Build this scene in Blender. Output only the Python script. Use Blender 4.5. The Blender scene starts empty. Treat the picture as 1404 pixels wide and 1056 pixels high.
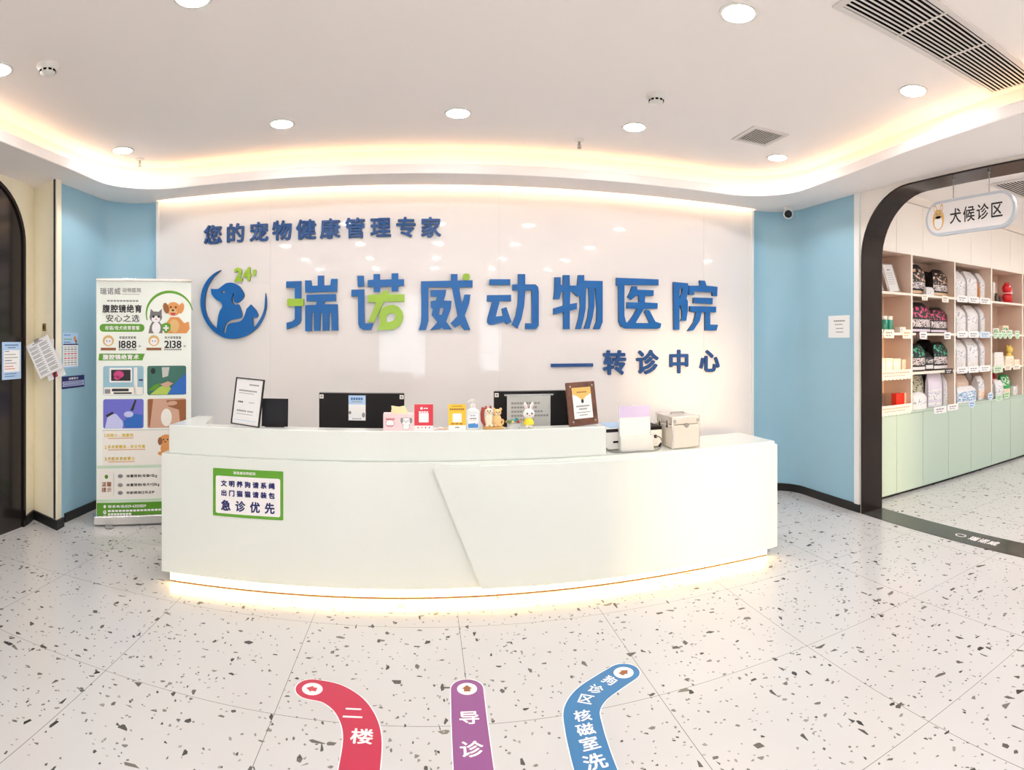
import bpy, bmesh, math, random
from mathutils import Vector, Matrix
from mathutils.geometry import tessellate_polygon
PI = math.pi
random.seed(7)
scene = bpy.context.scene
COL = scene.collection

# ------------------------------------------------------------------ camera (a cylindrical panorama, as the photo is)
cam = bpy.data.cameras.new('camera')
cam.type = 'PANO'
cam.panorama_type = 'CENTRAL_CYLINDRICAL'
cam.central_cylindrical_range_u_min = -0.8775
cam.central_cylindrical_range_u_max = 0.8775
cam.central_cylindrical_range_v_min = -0.7375
cam.central_cylindrical_range_v_max = 0.5825
cam.central_cylindrical_radius = 1.0
cam_o = bpy.data.objects.new('camera', cam)
COL.objects.link(cam_o)
cam_o.location = (0, 0, 1.54)
cam_o.rotation_euler = (PI / 2, 0, -0.1525)
scene.camera = cam_o

# ------------------------------------------------------------------ world, sun, exposure
world = bpy.data.worlds.new('world')
scene.world = world
world.use_nodes = True
bg = world.node_tree.nodes['Background']
bg.inputs[0].default_value = (0.86, 0.93, 1.0, 1)
bg.inputs[1].default_value = 2.9
sun = bpy.data.lights.new('sun', 'SUN')
sun.energy = 1.35
sun.angle = math.radians(5)
sun.color = (1.0, 0.72, 0.42)
sun_o = bpy.data.objects.new('sun', sun)
COL.objects.link(sun_o)
sun_o.location = (-5, -14, 4)
sun_o.rotation_euler = Vector((0.35, 1.0, -0.11)).to_track_quat('-Z', 'Y').to_euler()
LENS = 74.0          # glow of the ceiling lamps
COVE = 3.6          # glow of the LED strips in the cove
SLOT = 9.0          # LED strip above the sign wall
DESK_LED = 8.0       # LED strip under the desk
vs = scene.view_settings
vs.view_transform = 'Standard'
vs.look = 'None'
vs.exposure = 0.74
vs.gamma = 1.0
vs.use_curve_mapping = False
scene.cycles.max_bounces = 10
scene.cycles.diffuse_bounces = 6
scene.cycles.use_denoising = True

# ------------------------------------------------------------------ materials
def lin(c):
    r = []
    for v in c:
        v = v / 255.0
        r.append(v / 12.92 if v <= 0.04045 else ((v + 0.055) / 1.055) ** 2.4)
    return tuple(r) + (1.0,)
MATS = {}
def mat(name, rgb, rough=0.5, metal=0.0, emit=0.0, spec=0.5, coat=0.0, alpha=1.0, trans=0.0, bump=0.0, vary=0.0, vscale=4.0):
    if name in MATS: return MATS[name]
    m = bpy.data.materials.new(name); m.use_nodes = True
    nt = m.node_tree; b = nt.nodes['Principled BSDF']
    b.inputs['Base Color'].default_value = lin(rgb)
    b.inputs['Roughness'].default_value = rough
    b.inputs['Metallic'].default_value = metal
    b.inputs['Specular IOR Level'].default_value = spec
    b.inputs['Coat Weight'].default_value = coat
    b.inputs['Coat Roughness'].default_value = 0.05
    b.inputs['Alpha'].default_value = alpha
    b.inputs['Transmission Weight'].default_value = trans
    if emit > 0:
        b.inputs['Emission Color'].default_value = lin(rgb)
        b.inputs['Emission Strength'].default_value = emit
    if vary > 0:
        tc = nt.nodes.new('ShaderNodeTexCoord'); n = nt.nodes.new('ShaderNodeTexNoise')
        n.inputs['Scale'].default_value = vscale; n.inputs['Detail'].default_value = 4
        r = nt.nodes.new('ShaderNodeValToRGB')
        a = lin([max(0, v * (1 - vary)) for v in rgb]); c = lin([min(255, v * (1 + vary)) for v in rgb])
        r.color_ramp.elements[0].position = 0.3; r.color_ramp.elements[1].position = 0.7
        r.color_ramp.elements[0].color = a; r.color_ramp.elements[1].color = c
        nt.links.new(tc.outputs['Object'], n.inputs['Vector'])
        nt.links.new(n.outputs['Fac'], r.inputs['Fac'])
        nt.links.new(r.outputs['Color'], b.inputs['Base Color'])
    if bump > 0:
        tc = nt.nodes.new('ShaderNodeTexCoord'); n = nt.nodes.new('ShaderNodeTexNoise')
        n.inputs['Scale'].default_value = 120
        bp = nt.nodes.new('ShaderNodeBump'); bp.inputs['Strength'].default_value = bump; bp.inputs['Distance'].default_value = 0.002
        nt.links.new(tc.outputs['Object'], n.inputs['Vector'])
        nt.links.new(n.outputs['Fac'], bp.inputs['Height']); nt.links.new(bp.outputs['Normal'], b.inputs['Normal'])
    MATS[name] = m
    return m

def print_mat(name, ca, cb, scale=60, thr=0.5, rough=0.45, stretch=(1, 1, 1)):
    """two-colour printed pattern (packaging print)"""
    if name in MATS: return MATS[name]
    m = bpy.data.materials.new(name); m.use_nodes = True
    nt = m.node_tree; b = nt.nodes['Principled BSDF']; b.inputs['Roughness'].default_value = rough
    tc = nt.nodes.new('ShaderNodeTexCoord'); mp = nt.nodes.new('ShaderNodeMapping'); mp.inputs['Scale'].default_value = stretch
    n = nt.nodes.new('ShaderNodeTexNoise'); n.inputs['Scale'].default_value = scale; n.inputs['Detail'].default_value = 2
    r = nt.nodes.new('ShaderNodeValToRGB'); r.color_ramp.interpolation = 'CONSTANT'
    r.color_ramp.elements[0].color = lin(ca); r.color_ramp.elements[1].color = lin(cb); r.color_ramp.elements[1].position = thr
    L = nt.links.new
    L(tc.outputs['Object'], mp.inputs['Vector']); L(mp.outputs['Vector'], n.inputs['Vector'])
    L(n.outputs['Fac'], r.inputs['Fac']); L(r.outputs['Color'], b.inputs['Base Color'])
    MATS[name] = m
    return m

def terrazzo():
    m = bpy.data.materials.new('terrazzo'); m.use_nodes = True
    nt = m.node_tree; N = nt.nodes.new; L = nt.links.new
    b = nt.nodes['Principled BSDF']
    b.inputs['Roughness'].default_value = 0.16
    b.inputs['Specular IOR Level'].default_value = 0.5
    geo = N('ShaderNodeNewGeometry')
    cur = None
    base = N('ShaderNodeTexNoise'); base.inputs['Scale'].default_value = 1.3
    L(geo.outputs['Position'], base.inputs['Vector'])
    br = N('ShaderNodeValToRGB')
    br.color_ramp.elements[0].color = lin((196, 194, 194)); br.color_ramp.elements[1].color = lin((204, 204, 204))
    L(base.outputs['Fac'], br.inputs['Fac'])
    cur = br.outputs['Color']
    def math_(op, a, bv):
        n = N('ShaderNodeMath'); n.operation = op
        for i, v in enumerate((a, bv)):
            if isinstance(v, (int, float)): n.inputs[i].default_value = v
            else: L(v, n.inputs[i])
        return n.outputs[0]
    # chips: single cells of fine cell patterns, shrunk from their edges; stretched both ways for slivers
    for k, (sc_, keep, shrink, st, c0, c1) in enumerate((
            (23, 0.992, 0.075, (1.0, 1.7), (58, 56, 54), (128, 122, 114)),
            (30, 0.990, 0.08, (1.8, 0.9), (50, 50, 50), (104, 100, 96)),
            (46, 0.986, 0.08, (1.0, 1.3), (70, 68, 66), (150, 146, 140)),
            (60, 0.983, 0.09, (1.6, 1.0), (66, 64, 62), (160, 156, 150)),
            (95, 0.984, 0.08, (1.0, 1.2), (92, 88, 84), (170, 166, 160)))):
        mp = N('ShaderNodeMapping'); mp.inputs['Scale'].default_value = (st[0], st[1], 1)
        mp.inputs['Rotation'].default_value = (0, 0, 0.6 + 0.9 * k); mp.inputs['Location'].default_value = (3.1 * k, 1.7 * k, 0)
        L(geo.outputs['Position'], mp.inputs['Vector'])
        v = N('ShaderNodeTexVoronoi'); v.voronoi_dimensions = '2D'; v.feature = 'F1'; v.inputs['Scale'].default_value = sc_
        e = N('ShaderNodeTexVoronoi'); e.voronoi_dimensions = '2D'; e.feature = 'DISTANCE_TO_EDGE'; e.inputs['Scale'].default_value = sc_
        L(mp.outputs['Vector'], v.inputs['Vector']); L(mp.outputs['Vector'], e.inputs['Vector'])
        sep = N('ShaderNodeSeparateColor'); L(v.outputs['Color'], sep.inputs['Color'])
        mask = math_('MULTIPLY', math_('GREATER_THAN', sep.outputs[0], keep), math_('GREATER_THAN', e.outputs['Distance'], shrink))
        cr = N('ShaderNodeValToRGB'); cr.color_ramp.elements[0].color = lin(c0); cr.color_ramp.elements[1].color = lin(c1)
        L(sep.outputs[1], cr.inputs['Fac'])
        mx = N('ShaderNodeMix'); mx.data_type = 'RGBA'
        L(mask, mx.inputs[0]); L(cur, mx.inputs[6]); L(cr.outputs['Color'], mx.inputs[7])
        cur = mx.outputs[2]
    # joints of the 0.8 m tiles
    sx = N('ShaderNodeSeparateXYZ'); L(geo.outputs['Position'], sx.inputs[0])
    lines = None
    for ax, off in ((0, -1.406), (1, 2.323)):
        t = math_('DIVIDE', math_('SUBTRACT', sx.outputs[ax], off - 40.0), 0.8)
        f = math_('FRACT', math_('ADD', t, 0.5), 0)
        d = math_('ABSOLUTE', math_('SUBTRACT', f, 0.5), 0)
        g = math_('LESS_THAN', d, 0.0016)
        lines = g if lines is None else math_('MAXIMUM', lines, g)
    mx = N('ShaderNodeMix'); mx.data_type = 'RGBA'
    L(lines, mx.inputs[0]); L(cur, mx.inputs[6]); mx.inputs[7].default_value = lin((112, 106, 102))
    L(mx.outputs[2], b.inputs['Base Color'])
    MATS['terrazzo'] = m
terrazzo()

mat('ceiling_white', (250, 244, 241), 0.9, spec=0.1)
mat('gloss_white', (236, 230, 228), 0.035, spec=0.55, vary=0.008, vscale=0.6)
mat('seam', (224, 217, 214), 0.4)
mat('wall_cream', (248, 240, 216), 0.5, vary=0.01)
mat('wall_pale', (242, 235, 228), 0.55)
mat('wall_plain', (243, 240, 236), 0.8)
mat('blue', (153, 194, 214), 0.28, spec=0.4, vary=0.015, vscale=0.8)
mat('white_trim', (236, 236, 234), 0.35)
mat('black_gloss', (34, 28, 27), 0.16, spec=0.5, vary=0.1, vscale=1.5)
mat('black_metal', (40, 32, 30), 0.22, metal=0.35, vary=0.12, vscale=2.5)
mat('black_matte', (24, 22, 22), 0.5)
mat('threshold', (66, 66, 64), 0.15, vary=0.15, vscale=9)
mat('desk_white', (226, 231, 226), 0.16, spec=0.5)
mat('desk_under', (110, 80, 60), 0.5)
mat('lens', (255, 253, 252), 0.5, emit=LENS)
mat('cove_led', (255, 214, 158), 0.5, emit=COVE)
mat('slot_led', (255, 228, 188), 0.5, emit=SLOT)
mat('desk_led', (255, 214, 152), 0.5, emit=DESK_LED)
mat('lamp_ring', (235, 232, 228), 0.4)
mat('plastic_white', (232, 230, 226), 0.35)
mat('plastic_grey', (150, 148, 146), 0.45)
mat('dark_gap', (10, 9, 9), 0.9, spec=0.1)
mat('slat_white', (225, 220, 216), 0.5)
mat('chrome', (205, 203, 200), 0.18, metal=1.0)
mat('alu', (214, 210, 204), 0.34, metal=0.35, bump=0.1)
mat('alu_edge', (225, 224, 222), 0.25, metal=0.9)
mat('brass', (150, 128, 70), 0.35, metal=0.8)
mat('sign_blue', (20, 100, 172), 0.28, spec=0.4)
mat('sign_navy', (34, 78, 138), 0.3, spec=0.4)
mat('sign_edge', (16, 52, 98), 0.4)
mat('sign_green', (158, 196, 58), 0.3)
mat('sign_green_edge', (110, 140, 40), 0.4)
mat('paper', (240, 240, 240), 0.6)
mat('paper_grey', (196, 196, 192), 0.6)
mat('paper_lilac', (206, 192, 222), 0.6)
mat('paper_blue', (176, 206, 238), 0.5)
mat('ink', (40, 38, 42), 0.6)
mat('ink_grey', (140, 138, 140), 0.6)
mat('ink_light', (188, 186, 188), 0.6)
mat('ink_navy', (26, 34, 100), 0.55)
mat('ink_red', (200, 70, 80), 0.6)
mat('ink_blue', (70, 110, 170), 0.6)
mat('print_green', (94, 160, 38), 0.5)
mat('print_green_dark', (84, 148, 26), 0.5)
mat('print_pale', (238, 244, 236), 0.55)
mat('print_palegreen', (206, 224, 200), 0.55)
mat('print_yellow', (222, 190, 60), 0.55)
mat('print_tan', (222, 184, 120), 0.55)
mat('print_orange', (222, 150, 84), 0.55)
mat('print_brown', (150, 92, 52), 0.55)
mat('print_cat', (120, 116, 116), 0.55)
mat('print_sky', (150, 190, 206), 0.55)
mat('print_teal', (58, 112, 98), 0.55)
mat('print_royal', (40, 104, 190), 0.55)
mat('print_violet', (108, 110, 206), 0.55)
mat('print_lilac', (196, 200, 240), 0.55)
mat('print_pink', (206, 66, 130), 0.55)
mat('print_skin', (206, 164, 140), 0.55)
mat('print_lime', (180, 206, 90), 0.55)
mat('red_film', (188, 32, 72), 0.3)
mat('purple_film', (142, 78, 138), 0.3)
mat('blue_film', (48, 118, 172), 0.3)
mat('white_film', (240, 238, 238), 0.35)
mat('screen_black', (30, 27, 28), 0.55, spec=0.2)
mat('screen_glass', (16, 18, 24), 0.4, spec=0.25)
mat('wood_dark', (104, 66, 50), 0.35, vary=0.2, vscale=18)
mat('gold', (226, 188, 104), 0.4)
mat('pink_box', (240, 214, 216), 0.5)
mat('tissue', (238, 226, 180), 0.8)
mat('red_card', (214, 34, 56), 0.35)
mat('yellow_card', (248, 200, 30), 0.35)
mat('bottle_clear', (232, 236, 236), 0.15, alpha=1.0)
mat('blue_label', (64, 140, 208), 0.4)
mat('acrylic', (235, 238, 236), 0.05, alpha=0.35)
mat('figure_tan', (238, 200, 140), 0.6)
mat('figure_cream', (248, 232, 204), 0.6)
mat('figure_red', (170, 70, 60), 0.6)
mat('figure_wood', (206, 164, 96), 0.5)
mat('rabbit_white', (244, 240, 238), 0.55)
mat('rabbit_pink', (242, 206, 206), 0.55)
mat('dress_yellow', (240, 222, 50), 0.5)
mat('stone_teal', (64, 160, 160), 0.3)
mat('stone_green', (96, 130, 76), 0.4)
mat('cable_grey', (120, 118, 116), 0.45)
mat('cab_green', (186, 204, 190), 0.35)
mat('cab_gap', (120, 132, 116), 0.6)
mat('cab_cream', (249, 241, 232), 0.38)
mat('shelf_wood', (226, 200, 182), 0.5)
mat('shelf_edge', (244, 236, 224), 0.4)
mat('bag_black', (26, 24, 26), 0.32)
mat('bag_white', (232, 230, 232), 0.38)
mat('bag_lilac', (224, 214, 228), 0.38)
mat('bag_grey', (104, 102, 118), 0.4)
mat('bag_green', (52, 160, 92), 0.38)
mat('bag_red', (176, 26, 44), 0.38)
mat('bag_peach', (240, 214, 196), 0.4)
mat('bag_strip', (226, 190, 150), 0.45)
mat('orange_brown', (196, 130, 76), 0.5)
mat('box_red', (232, 50, 30), 0.4)
mat('box_cream', (248, 232, 206), 0.5)
mat('box_white', (240, 236, 228), 0.5)
mat('teal_bottle', (44, 140, 120), 0.3)
mat('tag_peach', (252, 234, 218), 0.5)
mat('tag_ink', (236, 176, 156), 0.5)
mat('tag_white', (242, 240, 240), 0.5)
mat('tag_dark', (60, 54, 54), 0.5)
mat('tag_blue', (206, 224, 240), 0.5)
mat('tag_green', (206, 230, 200), 0.5)
mat('plush_yellow', (240, 214, 110), 0.8)
mat('toy_red', (214, 24, 34), 0.3)
mat('jar_dark', (72, 56, 48), 0.4)
mat('sign_rim', (196, 202, 212), 0.35)
mat('sign_face', (236, 232, 232), 0.35)
mat('corgi', (232, 178, 96), 0.5)
mat('pane', (255, 255, 255), 0.0, trans=1.0)
print_mat('art_pink', (30, 26, 30), (206, 76, 116), 34, 0.53)
print_mat('art_green', (20, 28, 28), (70, 176, 140), 30, 0.55)
print_mat('art_tan', (28, 24, 24), (214, 176, 150), 34, 0.55)
print_mat('art_text', (30, 28, 30), (226, 214, 214), 60, 0.47, stretch=(1, 1, 2.4))
print_mat('art_grey', (236, 234, 236), (176, 176, 184), 42, 0.58)
print_mat('art_marks', (238, 236, 236), (130, 128, 132), 80, 0.62, stretch=(1, 1, 1.6))
print_mat('art_blue', (232, 236, 240), (120, 160, 200), 40, 0.5, stretch=(0.5, 1, 2.5))
print_mat('art_olive', (196, 192, 170), (96, 92, 70), 50, 0.55)
print_mat('art_peach', (246, 226, 208), (230, 150, 130), 70, 0.6)
print_mat('art_leaf', (206, 232, 200), (40, 140, 80), 40, 0.5)

# ------------------------------------------------------------------ mesh builder
class MB:
    def __init__(s): s.v = []; s.f = []; s.m = []; s.names = []; s.M = None
    def mi(s, name):
        if name not in s.names: s.names.append(name)
        return s.names.index(name)
    def add(s, verts, faces, m):
        o = len(s.v); k = s.mi(m)
        for p in verts:
            p = Vector(p)
            if s.M is not None: p = s.M @ p
            s.v.append(tuple(p))
        for f in faces:
            s.f.append([o + i for i in f]); s.m.append(k)
        return s
    def box(s, x0, x1, y0, y1, z0, z1, m):
        v = [(x0, y0, z0), (x1, y0, z0), (x1, y1, z0), (x0, y1, z0), (x0, y0, z1), (x1, y0, z1), (x1, y1, z1), (x0, y1, z1)]
        return s.add(v, [(3, 2, 1, 0), (4, 5, 6, 7), (0, 1, 5, 4), (1, 2, 6, 5), (2, 3, 7, 6), (3, 0, 4, 7)], m)
    def prism(s, loops, to3, w0, w1, m, mside=None, back=True):
        """outline (with holes) between two depths; to3(u, v, w) gives the point"""
        mside = mside or m
        flat = [p for lp in loops for p in lp]
        tris = tessellate_polygon([[Vector((p[0], p[1], 0)) for p in lp] for lp in loops])
        n = len(flat)
        s.add([to3(u, v, w0) for u, v in flat], [list(t) for t in tris], m)
        if back: s.add([to3(u, v, w1) for u, v in flat], [list(reversed(t)) for t in tris], m)
        for lp in loops:
            k = len(lp)
            vv = [to3(u, v, w0) for u, v in lp] + [to3(u, v, w1) for u, v in lp]
            s.add(vv, [(i, (i + 1) % k, k + (i + 1) % k, k + i) for i in range(k)], mside)
        return s
    def flat(s, loops, to3, m):
        flat = [p for lp in loops for p in lp]
        tris = tessellate_polygon([[Vector((p[0], p[1], 0)) for p in lp] for lp in loops])
        return s.add([to3(u, v, 0) for u, v in flat], [list(t) for t in tris], m)
    def lathe(s, prof, c, m, n=24, axis='z', close=False):
        """profile (r, h) revolved about the axis through c"""
        v = []; f = []
        for (r, h) in prof:
            for i in range(n):
                a = 2 * PI * i / n
                if axis == 'z': v.append((c[0] + r * math.cos(a), c[1] + r * math.sin(a), c[2] + h))
                elif axis == 'y': v.append((c[0] + r * math.cos(a), c[1] + h, c[2] + r * math.sin(a)))
                else: v.append((c[0] + h, c[1] + r * math.cos(a), c[2] + r * math.sin(a)))
        k = len(prof)
        for j in range(k - 1):
            for i in range(n):
                f.append((j * n + i, j * n + (i + 1) % n, (j + 1) * n + (i + 1) % n, (j + 1) * n + i))
        if prof[0][0] > 1e-6: f.append(list(range(n))[::-1])
        if prof[-1][0] > 1e-6: f.append([(k - 1) * n + i for i in range(n)])
        return s.add(v, f, m)
    def ell(s, c, r, m, n=16, k=10, M=None):
        v = [(0, 0, -1)]; f = []
        for j in range(1, k):
            t = -PI / 2 + PI * j / k
            for i in range(n):
                a = 2 * PI * i / n
                v.append((math.cos(t) * math.cos(a), math.cos(t) * math.sin(a), math.sin(t)))
        v.append((0, 0, 1))
        for i in range(n): f.append((0, 1 + (i + 1) % n, 1 + i))
        for j in range(k - 2):
            for i in range(n):
                a = 1 + j * n; f.append((a + i, a + (i + 1) % n, a + n + (i + 1) % n, a + n + i))
        a = 1 + (k - 2) * n
        for i in range(n): f.append((a + i, a + (i + 1) % n, len(v) - 1))
        out = []
        for p in v:
            q = Vector((p[0] * r[0], p[1] * r[1], p[2] * r[2]))
            if M is not None: q = M @ q
            out.append(q + Vector(c))
        return s.add(out, f, m)
    def tube(s, pts, r, m, n=8):
        pts = [Vector(p) for p in pts]; v = []; f = []
        for i, p in enumerate(pts):
            t = (pts[min(i + 1, len(pts) - 1)] - pts[max(i - 1, 0)]).normalized()
            a = t.orthogonal().normalized() if i == 0 else (a - t * a.dot(t)).normalized()
            b = t.cross(a)
            for k in range(n):
                an = 2 * PI * k / n
                v.append(p + (a * math.cos(an) + b * math.sin(an)) * r)
        for i in range(len(pts) - 1):
            for k in range(n):
                f.append((i * n + k, i * n + (k + 1) % n, (i + 1) * n + (k + 1) % n, (i + 1) * n + k))
        f.append(list(range(n))[::-1]); f.append([(len(pts) - 1) * n + k for k in range(n)])
        return s.add(v, f, m)
    def build(s, name, parent=None, bevel=0.0, loc=None, smooth=True, seg=2, rz=0.0):
        me = bpy.data.meshes.new(name)
        me.from_pydata(s.v, [], s.f); me.update()
        for nme in s.names: me.materials.append(MATS[nme])
        me.polygons.foreach_set('material_index', s.m)
        bm = bmesh.new(); bm.from_mesh(me)
        if bevel > 0: bmesh.ops.remove_doubles(bm, verts=bm.verts, dist=1e-5)
        bmesh.ops.recalc_face_normals(bm, faces=bm.faces) if smooth != 'raw' else None
        bm.to_mesh(me); bm.free()
        if smooth and smooth != 'raw':
            me.shade_smooth(); me.set_sharp_from_angle(angle=math.radians(38))
        o = bpy.data.objects.new(name, me); COL.objects.link(o)
        if parent is not None: o.parent = parent
        if loc is not None: o.location = loc
        o.rotation_euler[2] = rz
        if bevel > 0:
            b = o.modifiers.new('bevel', 'BEVEL'); b.width = bevel; b.segments = seg; b.limit_method = 'ANGLE'; b.angle_limit = math.radians(40)
            b.harden_normals = False
        return o

def tag(o, label, cat, group=None, kind=None):
    o['label'] = label; o['category'] = cat
    if group: o['group'] = group
    if kind: o['kind'] = kind
    return o
def struct(o, label=None):
    o['kind'] = 'structure'
    if label: o['label'] = label
    return o
def empty(name, loc, rz, label, cat, group=None):
    o = bpy.data.objects.new(name, None); COL.objects.link(o)
    o.empty_display_size = 0.1
    o.location = loc; o.rotation_euler = (0, 0, rz)
    return tag(o, label, cat, group)

# 2D helpers
def rect(x0, x1, y0, y1): return [(x0, y0), (x1, y0), (x1, y1), (x0, y1)]
def rrect(x0, x1, y0, y1, r, n=5):
    p = []
    for cx, cy, a in ((x1 - r, y0 + r, -PI / 2), (x1 - r, y1 - r, 0), (x0 + r, y1 - r, PI / 2), (x0 + r, y0 + r, PI)):
        for i in range(n + 1):
            t = a + PI / 2 * i / n; p.append((cx + r * math.cos(t), cy + r * math.sin(t)))
    return p
def oval(cx, cy, rx, ry, n=24, a=0.0):
    return [(cx + rx * math.cos(2 * PI * i / n) * math.cos(a) - ry * math.sin(2 * PI * i / n) * math.sin(a),
             cy + rx * math.cos(2 * PI * i / n) * math.sin(a) + ry * math.sin(2 * PI * i / n) * math.cos(a)) for i in range(n)]
def arc(cx, cy, r, a0, a1, n=14): return [(cx + r * math.cos(a0 + (a1 - a0) * i / n), cy + r * math.sin(a0 + (a1 - a0) * i / n)) for i in range(n + 1)]
def offset(path, d):
    """open path moved sideways (to its left) by d"""
    out = []
    for i, p in enumerate(path):
        a = Vector(path[max(i - 1, 0)]); c = Vector(path[min(i + 1, len(path) - 1)]); b = Vector(p)
        ns = []
        if (b - a).length > 1e-7: t = (b - a).normalized(); ns.append(Vector((-t.y, t.x)))
        if (c - b).length > 1e-7: t = (c - b).normalized(); ns.append(Vector((-t.y, t.x)))
        n = sum(ns, Vector((0, 0))).normalized()
        k = 1 / max(0.5, n.dot(ns[0]))
        q = b + n * d * k; out.append((q.x, q.y))
    return out
def smooth_path(pts, k=6):
    out = []
    P = [Vector(p) for p in pts]
    for i in range(len(P) - 1):
        p0 = P[max(i - 1, 0)]; p1 = P[i]; p2 = P[i + 1]; p3 = P[min(i + 2, len(P) - 1)]
        for j in range(k):
            t = j / k
            q = 0.5 * ((2 * p1) + (-p0 + p2) * t + (2 * p0 - 5 * p1 + 4 * p2 - p3) * t * t + (-p0 + 3 * p1 - 3 * p2 + p3) * t ** 3)
            out.append(tuple(q))
    out.append(tuple(P[-1]))
    return out

# glyph outlines as meshes (Blender's own font with its Chinese fallback)
GL = {}
def glyph(ch, extrude=0.0):
    key = (ch, round(extrude, 5))
    if key not in GL:
        cu = bpy.data.curves.new('glyph', 'FONT'); cu.body = ch; cu.size = 1.0; cu.extrude = extrude; cu.resolution_u = 3
        cu.align_x = 'LEFT'
        o = bpy.data.objects.new('glyph', cu)
        me = o.to_mesh()
        v = [tuple(p.co) for p in me.vertices]; f = [list(p.vertices) for p in me.polygons]
        o.to_mesh_clear(); bpy.data.objects.remove(o); bpy.data.curves.remove(cu)
        xs = [p[0] for p in v] or [0, 0.3]; ys = [p[1] for p in v] or [0, 0.3]
        GL[key] = (v, f, (min(xs), max(xs), min(ys), max(ys)))
    return GL[key]
def text(mb, s, x, y, h, to3, m, bold=0.0, width=None, align='c', layer=1, gap=0.06, ang=0.0):
    """writes s centred at (x, y); h = height of one character; each character keeps its proportions; width = total width"""
    cells = []
    cx = 0.0
    for ch in s:
        if ch == ' ': cx += 0.45; continue
        v, f, (a, b, c, d) = glyph(ch)
        wide = ord(ch) > 0x2E80
        if wide: cells.append((ch, cx + 0.5 - (a + b) / 2, (0.88 + -0.12) / 2)); cx += 1.0 + gap
        else: cells.append((ch, cx - a, None)); cx += (b - a) + 0.09
    tot = max(cx - gap, 0.1)
    sc = h
    sx = sc if width is None else width / tot
    x0 = {'c': -tot * sx / 2, 'l': 0.0, 'r': -tot * sx}[align]
    ca, sa = math.cos(ang), math.sin(ang)
    offs = [(0, 0)] if bold <= 0 else [(bold * math.cos(PI / 4 * k), bold * math.sin(PI / 4 * k)) for k in range(0, 8, 2 if h < 0.03 else 1)]
    for ch, ox, _ in cells:
        v, f, bb = glyph(ch)
        wide = ord(ch) > 0x2E80
        base = 0.38 if wide else 0.36
        for kk, (dx, dy) in enumerate(offs):
            pts = []
            for p in v:
                u = x0 + (p[0] + ox + dx) * sx; w = (p[1] - base + dy) * sc * (1.0 if wide else 1.28)
                pts.append(to3(x + u * ca - w * sa, y + u * sa + w * ca, layer + kk * 0.06))
            mb.add(pts, f, m)

EPS = 0.0006
def front(u, v, k): return (u, -k * EPS, v)          # a sheet in the local x/z plane, printed side towards -y
def floorp(u, v, k): return (u, v, k * 0.0003)

# ------------------------------------------------------------------ the shell of the room
H_SOF, H_COVE, H_CEIL = 2.85, 2.93, 3.07
up = lambda u, v, w: (u, v, w)
struct(MB().box(-3.7, 8.2, -3.5, 5.2, -0.1, 0.0, 'terrazzo').build('floor'))
struct(MB().box(-3.7, 3.66, -3.5, 5.2, H_CEIL, H_CEIL + 0.1, 'ceiling_white').build('ceiling'))
lip = [(-2.55, -3.3)] + arc(-2.03, 4.08, 0.52, PI, PI / 2) + [(0.3, 4.59)] + arc(2.60, 4.06, 0.50, PI / 2, 0.05) + [(3.08, 3.5), (2.97, 2.5), (2.88, 1.7), (2.86, -3.3)]
outer_l = [(3.60, -3.3), (3.60, 5.1), (3.17, 5.1), (3.17, 4.93), (-2.43, 4.93), (-2.43, 5.1), (-3.3, 5.1), (-3.3, -3.3)]
s = MB().prism([lip + outer_l], up, H_SOF, H_COVE, 'ceiling_white').build('ceiling_soffit', bevel=0.006); struct(s)
cove = offset(lip, 0.13)
outer_u = [(3.60, -3.3), (3.60, 5.1), (-3.3, 5.1), (-3.3, -3.3)]
struct(MB().prism([cove + outer_u], up, H_COVE, H_CEIL, 'ceiling_white').build('ceiling_cove'))
a, b = offset(lip, 0.05), offset(lip, 0.075)
t = MB().prism([a + b[::-1]], up, H_COVE + 0.001, H_COVE + 0.008, 'cove_led').build('led_strip')
tag(t, 'warm white LED strip lying in the ceiling cove behind the rounded lip', 'light strip')
t = MB().box(-2.40, 3.14, 4.945, 4.965, H_COVE - 0.008, H_COVE - 0.001, 'slot_led').build('led_strip')
tag(t, 'warm white LED strip in the slot along the top of the sign wall', 'light strip')

struct(MB().box(-2.44, 3.16, 5.0, 5.1, 0, H_COVE, 'gloss_white').build('wall_back'))
for i, sx in enumerate((-1.338, 0.655, 2.61)):
    struct(MB().box(sx - 0.003, sx + 0.003, 4.9985, 5.001, 0, H_COVE - 0.0, 'seam').build('trim_%d' % (i + 1)))
def ribbon(path, th, z0, z1, m): return MB().prism([path + offset(path, th)[::-1]], up, z0, z1, m)
blue_l = [(-2.84, 3.90)] + arc(-2.44, 4.6, 0.40, PI, PI / 2)
struct(ribbon(blue_l, 0.08, 0, H_SOF + 0.01, 'blue').build('wall_left'))
blue_r = arc(3.16, 4.62, 0.38, PI / 2, 0) + [(3.54, 3.86)]
struct(ribbon(blue_r, 0.08, 0, H_SOF + 0.01, 'blue').build('wall_right'))
struct(ribbon([(-2.825, 4.02), (-2.825, 4.6)] + arc(-2.44, 4.6, 0.385, PI, PI / 2 + 0.1), 0.014, 0, 0.075, 'black_matte').build('baseboard_left'))
struct(ribbon(arc(3.16, 4.62, 0.365, PI / 2 - 0.1, 0) + [(3.525, 3.80)], 0.014, 0, 0.075, 'black_matte').build('baseboard_right'))
struct(MB().box(-2.455, -2.43, 4.985, 5.0, 0, H_SOF, 'white_trim').build('trim_4'))
struct(MB().box(3.15, 3.175, 4.985, 5.0, 0, H_SOF, 'white_trim').build('trim_5'))
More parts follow.
